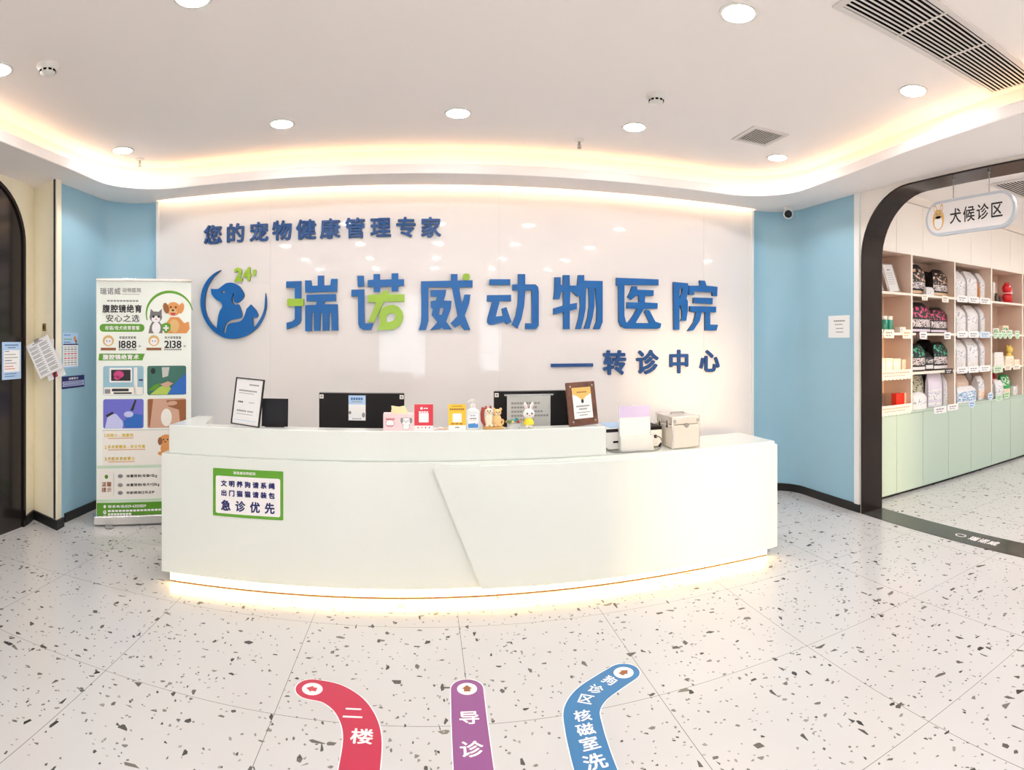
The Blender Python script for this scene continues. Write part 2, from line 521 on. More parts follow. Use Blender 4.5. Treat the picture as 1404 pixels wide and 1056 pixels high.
# cream pier between the blue panel and the black door
pier = [(-2.805, 3.935), (-2.79, 3.85), (-2.81, 3.845), (-3.12, 3.965), (-3.065, 3.77), (-3.06, 3.6), (-3.3, 3.6), (-3.3, 4.2), (-2.86, 4.2), (-2.845, 3.935)]
struct(MB().prism([pier], up, 0, H_SOF + 0.01, 'wall_cream').build('wall_pier', bevel=0.004))
struct(MB().prism([[(-2.806, 3.842), (-2.822, 3.849), (-2.8165, 3.8535), (-2.80, 3.847)]], lambda u, v, w: (u - 0.0, v - 0.006, w), 0.08, H_SOF, 'black_matte').build('trim_6'))
struct(MB().prism([offset([(-2.795, 3.93), (-2.785, 3.838), (-3.12, 3.955), (-3.055, 3.765)], 0.0) + offset([(-2.795, 3.93), (-2.785, 3.838), (-3.12, 3.955), (-3.055, 3.765)], 0.02)[::-1]], up, 0, 0.075, 'black_matte').build('baseboard_pier'))
# left wall with the black door
def door_loop(y0, y1, zt, r, z0=0.0):
    return [(y1, z0)] + [(y1 - r + r * math.cos(t), zt - r + r * math.sin(t)) for t in [PI / 2 * i / 12 for i in range(13)]] + \
        [(y0 + r - r * math.sin(t), zt - r + r * math.cos(t)) for t in [PI / 2 * i / 12 for i in range(13)]] + [(y0, z0)]
onx = lambda x0: (lambda u, v, w: (x0 + w, u, v))
struct(MB().box(-3.3, -3.06, -3.3, 3.6, 0, H_SOF + 0.01, 'wall_cream').build('wall_left_front'))
d1 = MB().prism([door_loop(0.4, 3.745, 2.82, 0.5)], onx(-3.06), 0.0, 0.014, 'black_gloss').build('door_1'); struct(d1)
fr = MB().prism([door_loop(0.4, 3.745, 2.82, 0.5) + door_loop(0.43, 3.715, 2.79, 0.47)[::-1]], onx(-3.06), 0.0, 0.03, 'black_metal').build('door_frame', d1)
hd = MB().tube([(-3.03, 0.62, 0.9), (-3.0, 0.62, 0.92), (-3.0, 0.62, 1.28), (-3.03, 0.62, 1.3)], 0.012, 'chrome').build('door_handle', d1)
# right wall with the wide archway
op = door_loop(-0.6, 3.78, 2.82, 0.56)
wall_out = [(3.86, 0), (3.86, 2.93), (-3.3, 2.93), (-3.3, 0)]
struct(MB().prism([op[::-1][:1] + [] + op[::-1][1:] + wall_out], onx(3.54), 0.0, 0.22, 'wall_pale').build('wall_right_front'))
inner = door_loop(-0.586, 3.766, 2.806, 0.546)
ar = MB().prism([op + inner[::-1]], onx(3.526), 0.0, 0.25, 'black_metal').build('door_2'); struct(ar)
struct(MB().box(3.526, 3.776, -0.6, 3.78, 0.0005, 0.004, 'threshold').build('trim_7'))
# small white mark inlaid in the threshold
mk = MB()
tt = lambda u, v, k: (3.65 + v, 2.55 - u * 1.0, 0.0045 + k * 0.0004)
mk.flat([oval(-0.22, 0.0, 0.05, 0.03), oval(-0.22, 0.0, 0.04, 0.022)[::-1]], tt, 'white_film')
text(mk, '瑞诺威', 0.0, 0.0, 0.085, tt, 'white_film', bold=0.02)
struct(mk.build('trim_8'))
struct(MB().box(3.52, 3.536, 3.80, 3.865, 0.075, H_SOF, 'white_trim').build('trim_9'))
# the wall behind the viewer with daylight windows
rear = MB()
rear.prism([rect(-3.3, 3.6, 0, 3.07), rect(-1.05, 0.1, 0.25, 2.62)[::-1], rect(1.25, 1.85, 0.25, 2.62)[::-1]], lambda u, v, w: (u, w, v), -3.3, -3.42, 'wall_plain')
struct(rear.build('wall_rear'))
for i, (x0, x1) in enumerate(((-1.05, 0.1), (1.25, 1.85))):
    w = MB(); w.prism([rect(x0, x1, 0.25, 2.62), rect(x0 + 0.05, x1 - 0.05, 0.3, 2.57)[::-1]], lambda u, v, w_: (u, w_, v), -3.33, -3.39, 'black_metal')
    struct(w.build('window_%d' % (i + 1)))
# waiting area beyond the archway
struct(MB().box(3.60, 8.2, -1.2, 4.5, 3.0, 3.1, 'ceiling_white').build('ceiling_lounge'))
struct(MB().box(3.62, 8.2, 4.36, 4.46, 0, 3.0, 'wall_pale').build('wall_lounge_back'))
struct(MB().box(8.0, 8.1, -1.2, 4.46, 0, 3.0, 'wall_pale').build('wall_lounge_right'))
struct(MB().box(3.76, 8.1, -1.2, -1.1, 0, 3.0, 'wall_pale').build('wall_lounge_front'))
struct(MB().box(3.62, 3.76, 3.86, 4.46, 0, 3.0, 'wall_pale').build('wall_lounge_left'))

# ------------------------------------------------------------------ ceiling fittings
def downlight(x, y, z, label, group):
    o = empty('ceiling_light', (x, y, z), 0, label, 'ceiling light', group)
    MB().lathe([(0.074, -0.001), (0.076, -0.006), (0.092, -0.005), (0.094, -0.0005)], (0, 0, 0), 'lamp_ring', 32).build('trim_ring', o)
    MB().lathe([(0.0005, -0.002), (0.075, -0.002), (0.075, -0.004), (0.0005, -0.004)], (0, 0, 0), 'lens', 32).build('lens', o)
    return o
XS = (-2.22, -1.0, 0.24, 1.47, 2.72)
ordn = ('first', 'second', 'third', 'fourth', 'fifth')
first = None
ROW1 = ((-2.32, 4.10), (-0.99, 4.01), (0.236, 3.93), (1.486, 3.92), (2.795, 4.02))
ROW2 = ((-2.20, 2.46), (-1.0, 2.40), (0.22, 2.34), (1.405, 2.34), (2.667, 2.39))
for j, y in enumerate((4.0, 2.38, 0.76, -0.86, -2.48)):
    for i, x in enumerate(XS):
        if j < 2: x, y = (ROW1, ROW2)[j][i]
        if j == 0: lab = 'round recessed ceiling light, %s from the left in the row nearest the sign wall' % ordn[i]
        elif j == 1 and i == 0: lab = 'round recessed ceiling light cut by the left picture edge above the black door'
        elif j == 1 and i == 1: lab = 'round ceiling light just peeking in at the top edge of the picture'
        elif j == 1 and i == 3: lab = 'large bright ceiling light beside the long linear air vent'
        elif j == 1 and i == 4: lab = 'round ceiling light between the long vent and the right cove'
        else: lab = 'round recessed ceiling light of the rows behind the viewer'
        grp = 'recessed ceiling lights of the lobby'
        if first is None: first = downlight(x, y, H_CEIL, lab, grp)
        else:
            c = first.copy(); COL.objects.link(c); c.location = (x, y, H_CEIL); c['label'] = lab
            for ch in list(first.children):
                q = ch.copy(); COL.objects.link(q); q.parent = c
for x in (4.25, 5.05, 5.85, 6.65, 7.45):  # lamps added out of view to brighten the cabinets beyond the archway
    for y in (2.1, 1.3, 0.5):
        c = first.copy(); COL.objects.link(c); c.location = (x, y, 3.0)
        c['label'] = 'added ceiling light out of view that brightens the dog waiting area'; c['group'] = 'added unseen ceiling lights of the waiting area'
        for ch in list(first.children):
            q = ch.copy(); COL.objects.link(q); q.parent = c

def detector(x, y, label):
    o = empty('smoke_detector', (x, y, H_CEIL), 0, label, 'smoke detector', 'smoke detectors on the ceiling')
    MB().lathe([(0.062, 0), (0.062, -0.012), (0.054, -0.022), (0.046, -0.03)], (0, 0, 0), 'plastic_white', 28).build('base', o)
    b = MB().lathe([(0.046, -0.03), (0.044, -0.045), (0.03, -0.056), (0.001, -0.058)], (0, 0, 0), 'plastic_white', 28)
    for k in range(10):
        a = 2 * PI * k / 10
        b.M = Matrix.Rotation(a, 4, 'Z'); b.box(0.0435, 0.0475, -0.009, 0.009, -0.043, -0.033, 'dark_gap'); b.M = None
    b.build('sensor_head', o)
detector(-1.95, 2.60, 'white smoke detector on the ceiling near the left picture edge')
detector(1.42, 3.36, 'white smoke detector on the ceiling above the hospital name sign')
def sprinkler(x, y, label):
    o = empty('fire_sprinkler', (x, y, H_CEIL), 0, label, 'sprinkler', 'fire sprinklers in the ceiling')
    MB().lathe([(0.038, 0), (0.036, -0.012), (0.012, -0.016)], (0, 0, 0), 'plastic_white', 20).build('rosette', o)
    b = MB().lathe([(0.009, -0.012), (0.009, -0.035), (0.005, -0.04), (0.005, -0.062), (0.0165, -0.064), (0.0165, -0.067), (0.001, -0.068)], (0, 0, 0), 'plastic_grey', 16)
    b.tube([(0.008, 0, -0.034), (0.014, 0, -0.048), (0.006, 0, -0.063)], 0.002, 'plastic_grey', 6)
    b.tube([(-0.008, 0, -0.034), (-0.014, 0, -0.048), (-0.006, 0, -0.063)], 0.002, 'plastic_grey', 6)
    b.build('head', o)
sprinkler(-2.30, 4.36, 'small fire sprinkler at the rounded left corner of the cove')
sprinkler(1.18, 4.30, 'small fire sprinkler by the cove above the hospital sign')
def vent(x0, x1, y0, y1, z, n, along_x, bars, label, border, name='air_vent'):
    o = empty(name, ((x0 + x1) / 2, (y0 + y1) / 2, z), 0, label, 'air vent', 'ceiling air vents')
    hx, hy = (x1 - x0) / 2, (y1 - y0) / 2; b = border
    MB().prism([rect(-hx, hx, -hy, hy), rect(-hx + b, hx - b, -hy + b, hy - b)[::-1]], up, -0.012, -0.0005, 'slat_white').build('frame', o, bevel=0.002)
    MB().box(-hx + b, hx - b, -hy + b, hy - b, -0.003, -0.001, 'dark_gap').build('duct_backing', o)
    m = MB()
    for k in range(n):
        if along_x:
            p = (2 * hy - 2 * b) / n; yy = -hy + b + (k + 0.5) * p
            m.M = Matrix.Translation((0, yy, -0.007)); m.box(-hx + b, hx - b, -p * 0.19, p * 0.19, -0.004, -0.002, 'slat_white')
        else:
            p = (2 * hx - 2 * b) / n; xx = -hx + b + (k + 0.5) * p
            m.M = Matrix.Translation((xx, 0, -0.007)); m.box(-p * 0.19, p * 0.19, -hy + b, hy - b, -0.004, -0.002, 'slat_white')
    m.M = None
    for f in bars: m.box(-hx + b + f * (2 * hx - 2 * b) - 0.006, -hx + b + f * (2 * hx - 2 * b) + 0.006, -hy + b, hy - b, -0.0125, -0.010, 'slat_white')
    m.build('louvre_grille', o)
vent(1.72, 3.00, 1.66, 2.04, H_CEIL, 11, True, (0.3, 0.58), 'long linear white air vent with dark slots in the right ceiling', 0.035)
vent(2.235, 2.545, 3.51, 3.825, H_CEIL, 12, False, (), 'small square louvred air vent beside the corner ceiling light', 0.03)
vent(4.5, 5.1, 2.5, 3.1, 3.0, 14, True, (), 'square ceiling vent in the waiting area behind the hanging sign', 0.04)
# security camera at the right corner
o = empty('security_camera', (3.37, 4.66, H_SOF), 0, 'white dome security camera with black lens under the ceiling in the blue corner', 'security camera')
MB().lathe([(0.05, 0), (0.05, -0.018), (0.042, -0.025), (0.042, -0.05)], (0, 0, 0), 'plastic_white', 24).build('mount', o)
q = MB().ell((0, 0, -0.07), (0.052, 0.052, 0.05), 'plastic_white', 20, 12)
q.build('ball_housing', o)
d = Vector((-3.37, -4.66, -1.2)).normalized(); R = d.to_track_quat('Y', 'Z').to_matrix().to_4x4()
q = MB(); q.M = Matrix.Translation((0, 0, -0.07)) @ R
q.lathe([(0.036, 0.036), (0.037, 0.052), (0.030, 0.055), (0.001, 0.058)], (0, 0, 0), 'screen_glass', 20, axis='y')
q.build('lens', o)

# ------------------------------------------------------------------ lettering on the sign wall
def wall_xz(px, py, hor=466.0):
    th = (px - 580) / 800.0
    return 5.0 * math.tan(th), 1.54 - (py - hor) / 800.0 * 5.0 / math.cos(th)
def sign_poly(name, label, cat, group, x0, y0, sc, polys, green=(), depth=0.028, hor=466.0, gname='green_stroke', off=0.0):
    """raised cut-out character: outlines traced in sign units, mounted on the wall"""
    def conv(lp): return [wall_xz(x0 + p[0] * sc, y0 + p[1] * sc, hor) for p in lp]
    P = [[conv(l) for l in loops] for loops in polys]; G = [[conv(l) for l in loops] for loops in green]
    allp = [p for loops in P + G for l in loops for p in l]
    cx = (min(p[0] for p in allp) + max(p[0] for p in allp)) / 2; cz = min(p[1] for p in allp)
    to3 = lambda u, v, w: (u - cx, -w, v - cz)
    o = None
    if P:
        m = MB()
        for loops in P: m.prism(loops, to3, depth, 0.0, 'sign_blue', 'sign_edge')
        o = m.build(name, loc=(cx, 5.0, cz), smooth=False)
        tag(o, label, cat, group)
    for loops in G:
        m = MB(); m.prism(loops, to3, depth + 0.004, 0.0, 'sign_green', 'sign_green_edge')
        g = m.build(gname, o, smooth=False); g['label'] = 'lime green stroke'
    return o
S = 0.09
SG = 'large characters of the hospital name'
def big(ch, x0, polys, green=(), extra=''):
    sign_poly('sign_character', 'large blue raised character %s %s' % (ch, extra), 'sign letter', SG, x0, 370, S, polys, green, hor=468 if x0 < 480 else 466)
big('瑞', 385, [
    [[(92, 203), (318, 197), (318, 790), (300, 840), (250, 880), (100, 930), (95, 830), (180, 810), (222, 775), (222, 300), (92, 298)]],
    [[(378, 188), (470, 188), (480, 270), (570, 268), (570, 115), (662, 115), (664, 265), (760, 260), (775, 165), (870, 165), (862, 358), (380, 372)]],
    [[(400, 405), (845, 395), (845, 500), (680, 505), (660, 550), (872, 550), (880, 945), (778, 945), (772, 680), (745, 680), (742, 948), (645, 950), (640, 680), (612, 680), (608, 950), (515, 952), (510, 680), (485, 680), (480, 957), (380, 957), (380, 565), (545, 558), (560, 505), (400, 505)]]],
    [[rrect(110, 360, 465, 577, 18)]], 'with one green stroke, first of the hospital name')
ring_hole = [(610, 740), (640, 697), (700, 685), (745, 708), (755, 750), (720, 795), (660, 820), (612, 818)]
big('诺', 475, [
    [[(170, 120), (270, 118), (278, 280), (180, 285)]],
    [[(80, 330), (275, 325), (285, 840), (422, 838), (380, 940), (260, 940), (205, 905), (185, 840), (180, 430), (80, 432)]],
    [[(330, 185), (415, 178), (415, 92), (515, 92), (515, 178), (690, 172), (690, 82), (792, 80), (792, 172), (880, 170), (880, 270), (792, 275), (792, 352), (690, 352), (690, 282), (515, 288), (515, 360), (418, 360), (418, 283), (330, 285)]]],
    [[[(335, 410), (520, 402), (560, 350), (640, 338), (645, 400), (885, 400), (885, 512), (575, 515), (420, 822), (335, 820), (455, 522), (335, 522)]],
     [[(540, 612), (620, 570), (720, 558), (800, 590), (855, 660), (870, 740), (850, 820), (800, 890), (720, 935), (480, 942), (515, 830), (497, 720), (515, 660)], ring_hole[::-1]]],
    'with green lower half, second of the hospital name')
big('威', 565, [
    [[(138, 180), (590, 170), (590, 70), (690, 70), (690, 168), (918, 165), (918, 268), (715, 272), (755, 530), (795, 380), (885, 382), (865, 520), (800, 700), (885, 915), (790, 918), (735, 835), (650, 885), (585, 815), (690, 705), (605, 272), (250, 272), (250, 780), (210, 920), (100, 920), (135, 800), (140, 700)]],
    [[(278, 315), (520, 308), (505, 400), (480, 472), (600, 475), (590, 590), (520, 790), (608, 912), (490, 910), (450, 885), (420, 905), (270, 922), (385, 800), (295, 690), (315, 600), (285, 575), (285, 480), (360, 470), (380, 415), (280, 410)],
     [(425, 585), (470, 575), (475, 610), (450, 690), (410, 685)][::-1]]],
    [[rrect(770, 876, 65, 164, 35)]], 'with a green dot, third of the hospital name')
big('动', 655, [
    [[(178, 148), (490, 148), (490, 235), (172, 235)]],
    [[(140, 390), (502, 385), (502, 480), (330, 480), (270, 715), (380, 702), (355, 595), (430, 570), (510, 795), (435, 835), (405, 795), (230, 840), (170, 840), (140, 800), (145, 740), (215, 490), (135, 482)]],
    [[(525, 228), (608, 226), (608, 70), (715, 70), (715, 226), (870, 226), (910, 260), (922, 330), (922, 850), (880, 905), (718, 905), (718, 815), (815, 815), (815, 315), (718, 315), (700, 560), (660, 750), (600, 895), (515, 835), (575, 690), (605, 500), (608, 318), (525, 318)]]],
    extra='fourth of the hospital name')
big('物', 745, [
    [[(165, 118), (252, 118), (255, 235), (292, 235), (292, 85), (390, 85), (392, 245), (490, 245), (505, 235), (520, 85), (610, 85), (610, 170), (890, 175), (890, 800), (845, 905), (750, 905), (795, 800), (805, 600), (780, 285), (765, 285), (765, 560), (740, 720), (690, 900), (610, 900), (660, 740), (685, 560), (680, 285), (640, 285), (630, 600), (600, 760), (560, 905), (480, 905), (525, 740), (550, 560), (545, 405), (500, 405), (430, 335), (400, 335), (392, 525), (500, 505), (500, 600), (392, 628), (392, 905), (295, 905), (295, 650), (145, 682), (145, 590), (295, 545), (292, 335), (262, 335), (235, 450), (145, 450), (160, 350)]]],
    extra='fifth of the hospital name')
big('医', 835, [
    [[(100, 125), (738, 150), (738, 240), (220, 232), (220, 700), (245, 800), (275, 805), (340, 720), (415, 595), (260, 590), (260, 495), (440, 500), (440, 400), (400, 395), (320, 465), (268, 415), (310, 340), (335, 255), (412, 258), (415, 305), (665, 315), (662, 400), (535, 400), (530, 500), (725, 510), (722, 592), (515, 600), (395, 800), (400, 812), (605, 812), (525, 640), (545, 610), (600, 620), (690, 790), (780, 820), (765, 885), (720, 900), (240, 895), (170, 865), (135, 790), (130, 245), (100, 242)]]],
    extra='sixth of the hospital name')
big('院', 910, [
    [[(132, 188), (350, 208), (365, 280), (330, 440), (350, 480), (350, 620), (325, 778), (240, 778), (262, 740), (260, 620), (235, 545), (222, 545), (222, 915), (138, 915)],
     [(225, 290), (265, 290), (262, 360), (228, 440), (220, 430)][::-1]],
    [[(372, 245), (540, 245), (528, 165), (610, 170), (632, 245), (800, 262), (795, 405), (725, 400), (718, 345), (445, 335), (442, 382), (365, 382)]],
    [[(438, 425), (728, 432), (725, 525), (435, 508)]],
    [[(382, 555), (780, 565), (778, 650), (688, 650), (690, 835), (808, 838), (785, 925), (612, 925), (612, 650), (560, 648), (530, 780), (435, 920), (345, 935), (440, 800), (475, 650), (380, 635)]]],
    extra='last of the hospital name')
# round dog and cat emblem
cres = smooth_path([(325, 95), (250, 130), (160, 210), (95, 320), (65, 440), (65, 580), (100, 710), (170, 830), (260, 920), (370, 980), (490, 995), (610, 975), (720, 920), (820, 830), (890, 710), (925, 580), (925, 480), (912, 395)], 4) + \
    smooth_path([(906, 480), (895, 600), (860, 700), (800, 800), (757, 848)], 4) + [(745, 722), (800, 715), (818, 685)] + \
    [(790, 620), (720, 545)] + smooth_path([(665, 600), (640, 680), (610, 740), (560, 772), (450, 792), (408, 830), (385, 925)], 3) + \
    smooth_path([(362, 922), (275, 862), (200, 790), (140, 680), (115, 540), (128, 400), (160, 300), (230, 185)], 4)
dog = smooth_path([(195, 340), (285, 342), (330, 312), (400, 266), (480, 262), (560, 300), (612, 368), (632, 425), (610, 475), (552, 522), (515, 517), (492, 482), (490, 440), (510, 400)], 4) + \
    smooth_path([(496, 394), (470, 460), (480, 520), (520, 548), (557, 545), (592, 620), (606, 688), (580, 725), (460, 750), (402, 788), (374, 850), (362, 920)], 4) + [(300, 895)] + \
    smooth_path([(272, 860), (290, 720), (310, 640), (346, 572), (330, 520), (260, 475), (205, 410)], 4)
lo = sign_poly('emblem', 'round blue dog and cat emblem in a crescent ring on the white wall', 'emblem', None, 270, 365, 0.10417,
               [[cres], [dog, oval(360, 380, 26, 17, 16, 0.2)[::-1]]], hor=470)
# green 24' beside the emblem
def raised_text(name, label, cat, group, items, m, ms, bold, depth, parent=None):
    """items: (char, centre x, centre z, width, height) on the sign wall; one mesh"""
    mb = MB()
    cx = sum(i[1] for i in items) / len(items); cz = min(i[2] - i[4] / 2 for i in items)
    for ch, x, z, w, h in items:
        v, f, (a, b, c, d) = glyph(ch, 0.5)
        sx, sz = w / (b - a + 2 * bold), h / (d - c + 2 * bold)
        for k in range(8):
            dx, dy = bold * math.cos(PI / 4 * k), bold * math.sin(PI / 4 * k)
            pts = [((p[0] - (a + b) / 2 + dx) * sx + x - cx, -(p[2] + 0.5) * depth - 0.00004 * k, (p[1] - (c + d) / 2 + dy) * sz + z - cz) for p in v]
            fr = [fc for fc in f if all(v[i][2] > 0.49 for i in fc)]
            sd = [fc for fc in f if not all(v[i][2] > 0.49 for i in fc)]
            mb.add(pts, fr, m); mb.add(pts, sd, ms)
    o = mb.build(name, loc=(cx, 5.0, cz), smooth='raw')
    return tag(o, label, cat, group) if label else o
def wz(px, py, hor): return wall_xz(px, py, hor)
its = []
for ch, x0, x1, y0, y1 in (('2', 322, 333.5, 371, 390.5), ('4', 334, 345.3, 370.3, 390), ("'", 347.6, 352, 374, 383)):
    a = wz(x0, y1, 470); b = wz(x1, y0, 470); its.append((ch, (a[0] + b[0]) / 2, (a[1] + b[1]) / 2, b[0] - a[0], b[1] - a[1]))
raised_text('sign_numerals', "small green raised numerals 24 with an hour mark above the emblem", 'sign letter', None, its, 'sign_green', 'sign_green_edge', 0.045, 0.02)
for i, (ch, px) in enumerate(zip('您的宠物健康管理专家', (292.4, 323.6, 355.5, 387, 420, 453, 487, 522, 556.7, 591))):
    x, _ = wz(px, 320, 470)
    v, f, (a, b, c, d) = glyph(ch, 0.5)
    sz = 0.176
    raised_text('sign_character', 'navy raised character %s in the slogan row at the top of the sign wall' % ch, 'sign letter', 'characters of the slogan row',
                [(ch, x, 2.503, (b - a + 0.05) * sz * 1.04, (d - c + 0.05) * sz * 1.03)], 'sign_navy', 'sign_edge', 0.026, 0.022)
for ch, px in zip('转诊中心', (842, 887, 930, 972)):
    x, z = wz(px, 499.0, 466)
    v, f, (a, b, c, d) = glyph(ch, 0.5)
    sz = 0.225
    raised_text('sign_character', 'navy raised character %s in the short lower row of the sign wall' % ch, 'sign letter', 'characters of the lower row',
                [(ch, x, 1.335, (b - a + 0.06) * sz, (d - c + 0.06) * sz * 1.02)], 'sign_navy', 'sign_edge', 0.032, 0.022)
xa, z = wz(755, 501, 466); xb, _ = wz(812.5, 501, 466)
tag(MB().box(-(xb - xa) / 2, (xb - xa) / 2, -0.022, 0, -0.015, 0.015, 'sign_navy').build('sign_dash', loc=((xa + xb) / 2, 5.0, z), bevel=0.001), 'long navy raised dash before the short lower row of characters', 'sign letter', 'characters of the lower row')

# ------------------------------------------------------------------ reception desk
def F(x):
    return 3.44 - 0.0151 * (x - 1.1) ** 2
NX = [-1.565 + i * 0.1 for i in range(40) if -1.565 + i * 0.1 < 2.34]
desk = empty('reception_desk', (0.37, 3.6, 0), 0, 'long white curved reception desk glowing along its base', 'reception desk')
def D(mb, name, bevel=0.0, seg=2, label=None):
    for i, p in enumerate(mb.v): mb.v[i] = (p[0] - 0.37, p[1] - 3.6, p[2])
    o = mb.build(name, desk, bevel=bevel, seg=seg)
    if label: o['label'] = label
    return o
frontline = [(-1.61, 3.36), (-1.60, F(-1.6))] + [(x, F(x)) for x in NX] + [(2.35, F(2.35))]
D(MB().prism([frontline + [(2.35, 3.88), (-1.61, 3.88)]], up, 0.075, 0.82, 'desk_white'), 'desk_body', 0.012, 3)
led = [(x, F(x) + 0.045) for x in [-1.56 + i * 0.12 for i in range(33)] if x < 2.31] + [(2.31, F(2.31) + 0.045)]
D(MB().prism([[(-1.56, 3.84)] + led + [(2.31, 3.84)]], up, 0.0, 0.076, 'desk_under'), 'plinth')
a = offset(led, -0.006)
D(MB().prism([led + a[::-1]], up, 0.014, 0.07, 'desk_led'), 'led_strip', label='glowing warm strip')
lt, lw = 1.0, 0.12
ledge = [(x, F(x) + 0.028) for x in NX if x < 1.12] + [(1.127, F(1.127) + 0.028)]
D(MB().prism([[(-1.565, 3.86)] + ledge + [(1.127, F(1.127) + 0.028 + lw)] + [(x, y + lw) for x, y in ledge[::-1] if x > -1.4] + [(-1.45, 3.86)]], up, 0.82, lt, 'desk_white'), 'raised_ledge', 0.006, 3)
pan = [(0.343, 0.078), (0.062, 0.775)] + [(0.062 + 0.03 - 0.03 * math.cos(t), 0.772 + 0.03 * math.sin(t)) for t in [PI / 2 * i / 6 for i in range(1, 7)]] + \
    [(x, 0.802) for x in NX if x > 0.1] + [(2.352, 0.802), (2.352, 0.078)] + [(x, 0.078) for x in NX[::-1] if x > 0.4]
D(MB().prism([pan], lambda u, v, w: (u, F(u) - w, v), 0.03, -0.003, 'desk_white'), 'front_panel', 0.008, 3)

# green notice on the desk front
def sheet(name, label, cat, loc, rz, tilt=0.0, roll=0.0, group=None, mb=None, pull=0.0):
    o = mb.build(name, smooth='raw')
    o.location = loc
    o.rotation_euler = (Matrix.Rotation(rz, 3, 'Z') @ Matrix.Rotation(tilt, 3, 'X') @ Matrix.Rotation(roll, 3, 'Y')).to_euler()
    return tag(o, label, cat, group)
def plate(mb, w, h, m, th=0.002, x0=None, z0=0.0):
    x0 = -w / 2 if x0 is None else x0
    mb.box(x0, x0 + w, 0.0, th, z0, z0 + h, m)
W, Hh = 0.437, 0.292
m = MB(); m.prism([rrect(-W / 2, W / 2, 0, Hh, 0.006)], lambda u, v, w: (u, w, v), 0.0, 0.002, 'print_green')
m.flat([rrect(-W / 2 + 0.018, W / 2 - 0.018, 0.018, Hh - 0.045, 0.012)], lambda u, v, k: front(u, v, 1), 'white_film')
text(m, '瑞诺威动物医院', -0.02, Hh - 0.022, 0.019, front, 'white_film', 0.02, layer=2)
text(m, '文明养狗请系绳', 0.0, 0.202, 0.038, front, 'ink_navy', 0.05, width=0.335, layer=2, gap=0.3)
text(m, '出门猫猫请装包', 0.0, 0.144, 0.038, front, 'ink_navy', 0.05, width=0.335, layer=2, gap=0.3)
text(m, '急诊优先', 0.0, 0.068, 0.068, front, 'ink_navy', 0.036, width=0.335, layer=2, gap=0.45)
xc = -1.044
sheet('notice_sign', 'green framed notice with navy characters stuck on the desk front', 'notice', (xc, F(xc) - 0.0035, 0.462), math.atan2(F(-0.83) - F(-1.26), 0.43), mb=m)

# ------------------------------------------------------------------ things on the desk ledge
LZ = 1.0
def onledge(px, back=0.07):
    """x, y on the ledge for a bearing from the viewpoint"""
    th = (px - 580) / 800.0; x = 3.5 * math.tan(th)
    return x, F(x) + 0.028 + back
# leaning price frame
x, y = onledge(339, 0.05)
o = empty('price_list_holder', (x, y, LZ + 0.004), -0.22, 'white price list in a thin black frame leaning at the left of the desk', 'frame')
o.rotation_euler = (Matrix.Rotation(-0.25, 3, 'Z') @ Matrix.Rotation(0.055, 3, 'Y') @ Matrix.Rotation(-0.14, 3, 'X')).to_euler()
w, h = 0.205, 0.298
MB().prism([rect(-w / 2, w / 2, 0.004, h), rect(-w / 2 + 0.007, w / 2 - 0.007, 0.011, h - 0.007)[::-1]], lambda u, v, w_: (u, w_, v), -0.006, 0.008, 'black_matte').build('frame', o, bevel=0.001)
m = MB(); m.box(-w / 2 + 0.007, w / 2 - 0.007, 0.0, 0.004, 0.011, h - 0.007, 'paper')
def bars(m, x0, x1, z, hgt, mm, n=1, k=1, to3=front):
    L_ = (x1 - x0) / n
    for i in range(n): m.flat([rect(x0 + i * L_, x0 + (i + (0.78 if n > 1 else 1.0)) * L_, z - hgt / 2, z + hgt / 2)], lambda u, v, kk: to3(u, v, k), mm)
for z, x0, x1, hg, mm, n in ((0.258, 0.0, 0.07, 0.009, 'ink_grey', 7), (0.219, -0.07, 0.06, 0.009, 'ink_grey', 11), (0.203, -0.07, 0.04, 0.005, 'ink_light', 1), (0.148, -0.068, -0.03, 0.010, 'ink', 3),
                             (0.148, 0.01, 0.05, 0.007, 'ink_light', 4), (0.093, -0.07, 0.0, 0.010, 'ink_grey', 6), (0.093, 0.006, 0.05, 0.008, 'ink_grey', 4), (0.074, -0.07, 0.05, 0.006, 'ink_light', 9), (0.035, -0.08, 0.075, 0.003, 'paper_blue', 1)):
    bars(m, x0, x1, z, hg, mm, n)
m.build('price_sheet', o, smooth='raw')
x, y = onledge(339, 0.10)
MB().box(-0.04, 0.04, 0.01, 0.014, 0.01, 0.15, 'black_matte').build('easel_back', o)
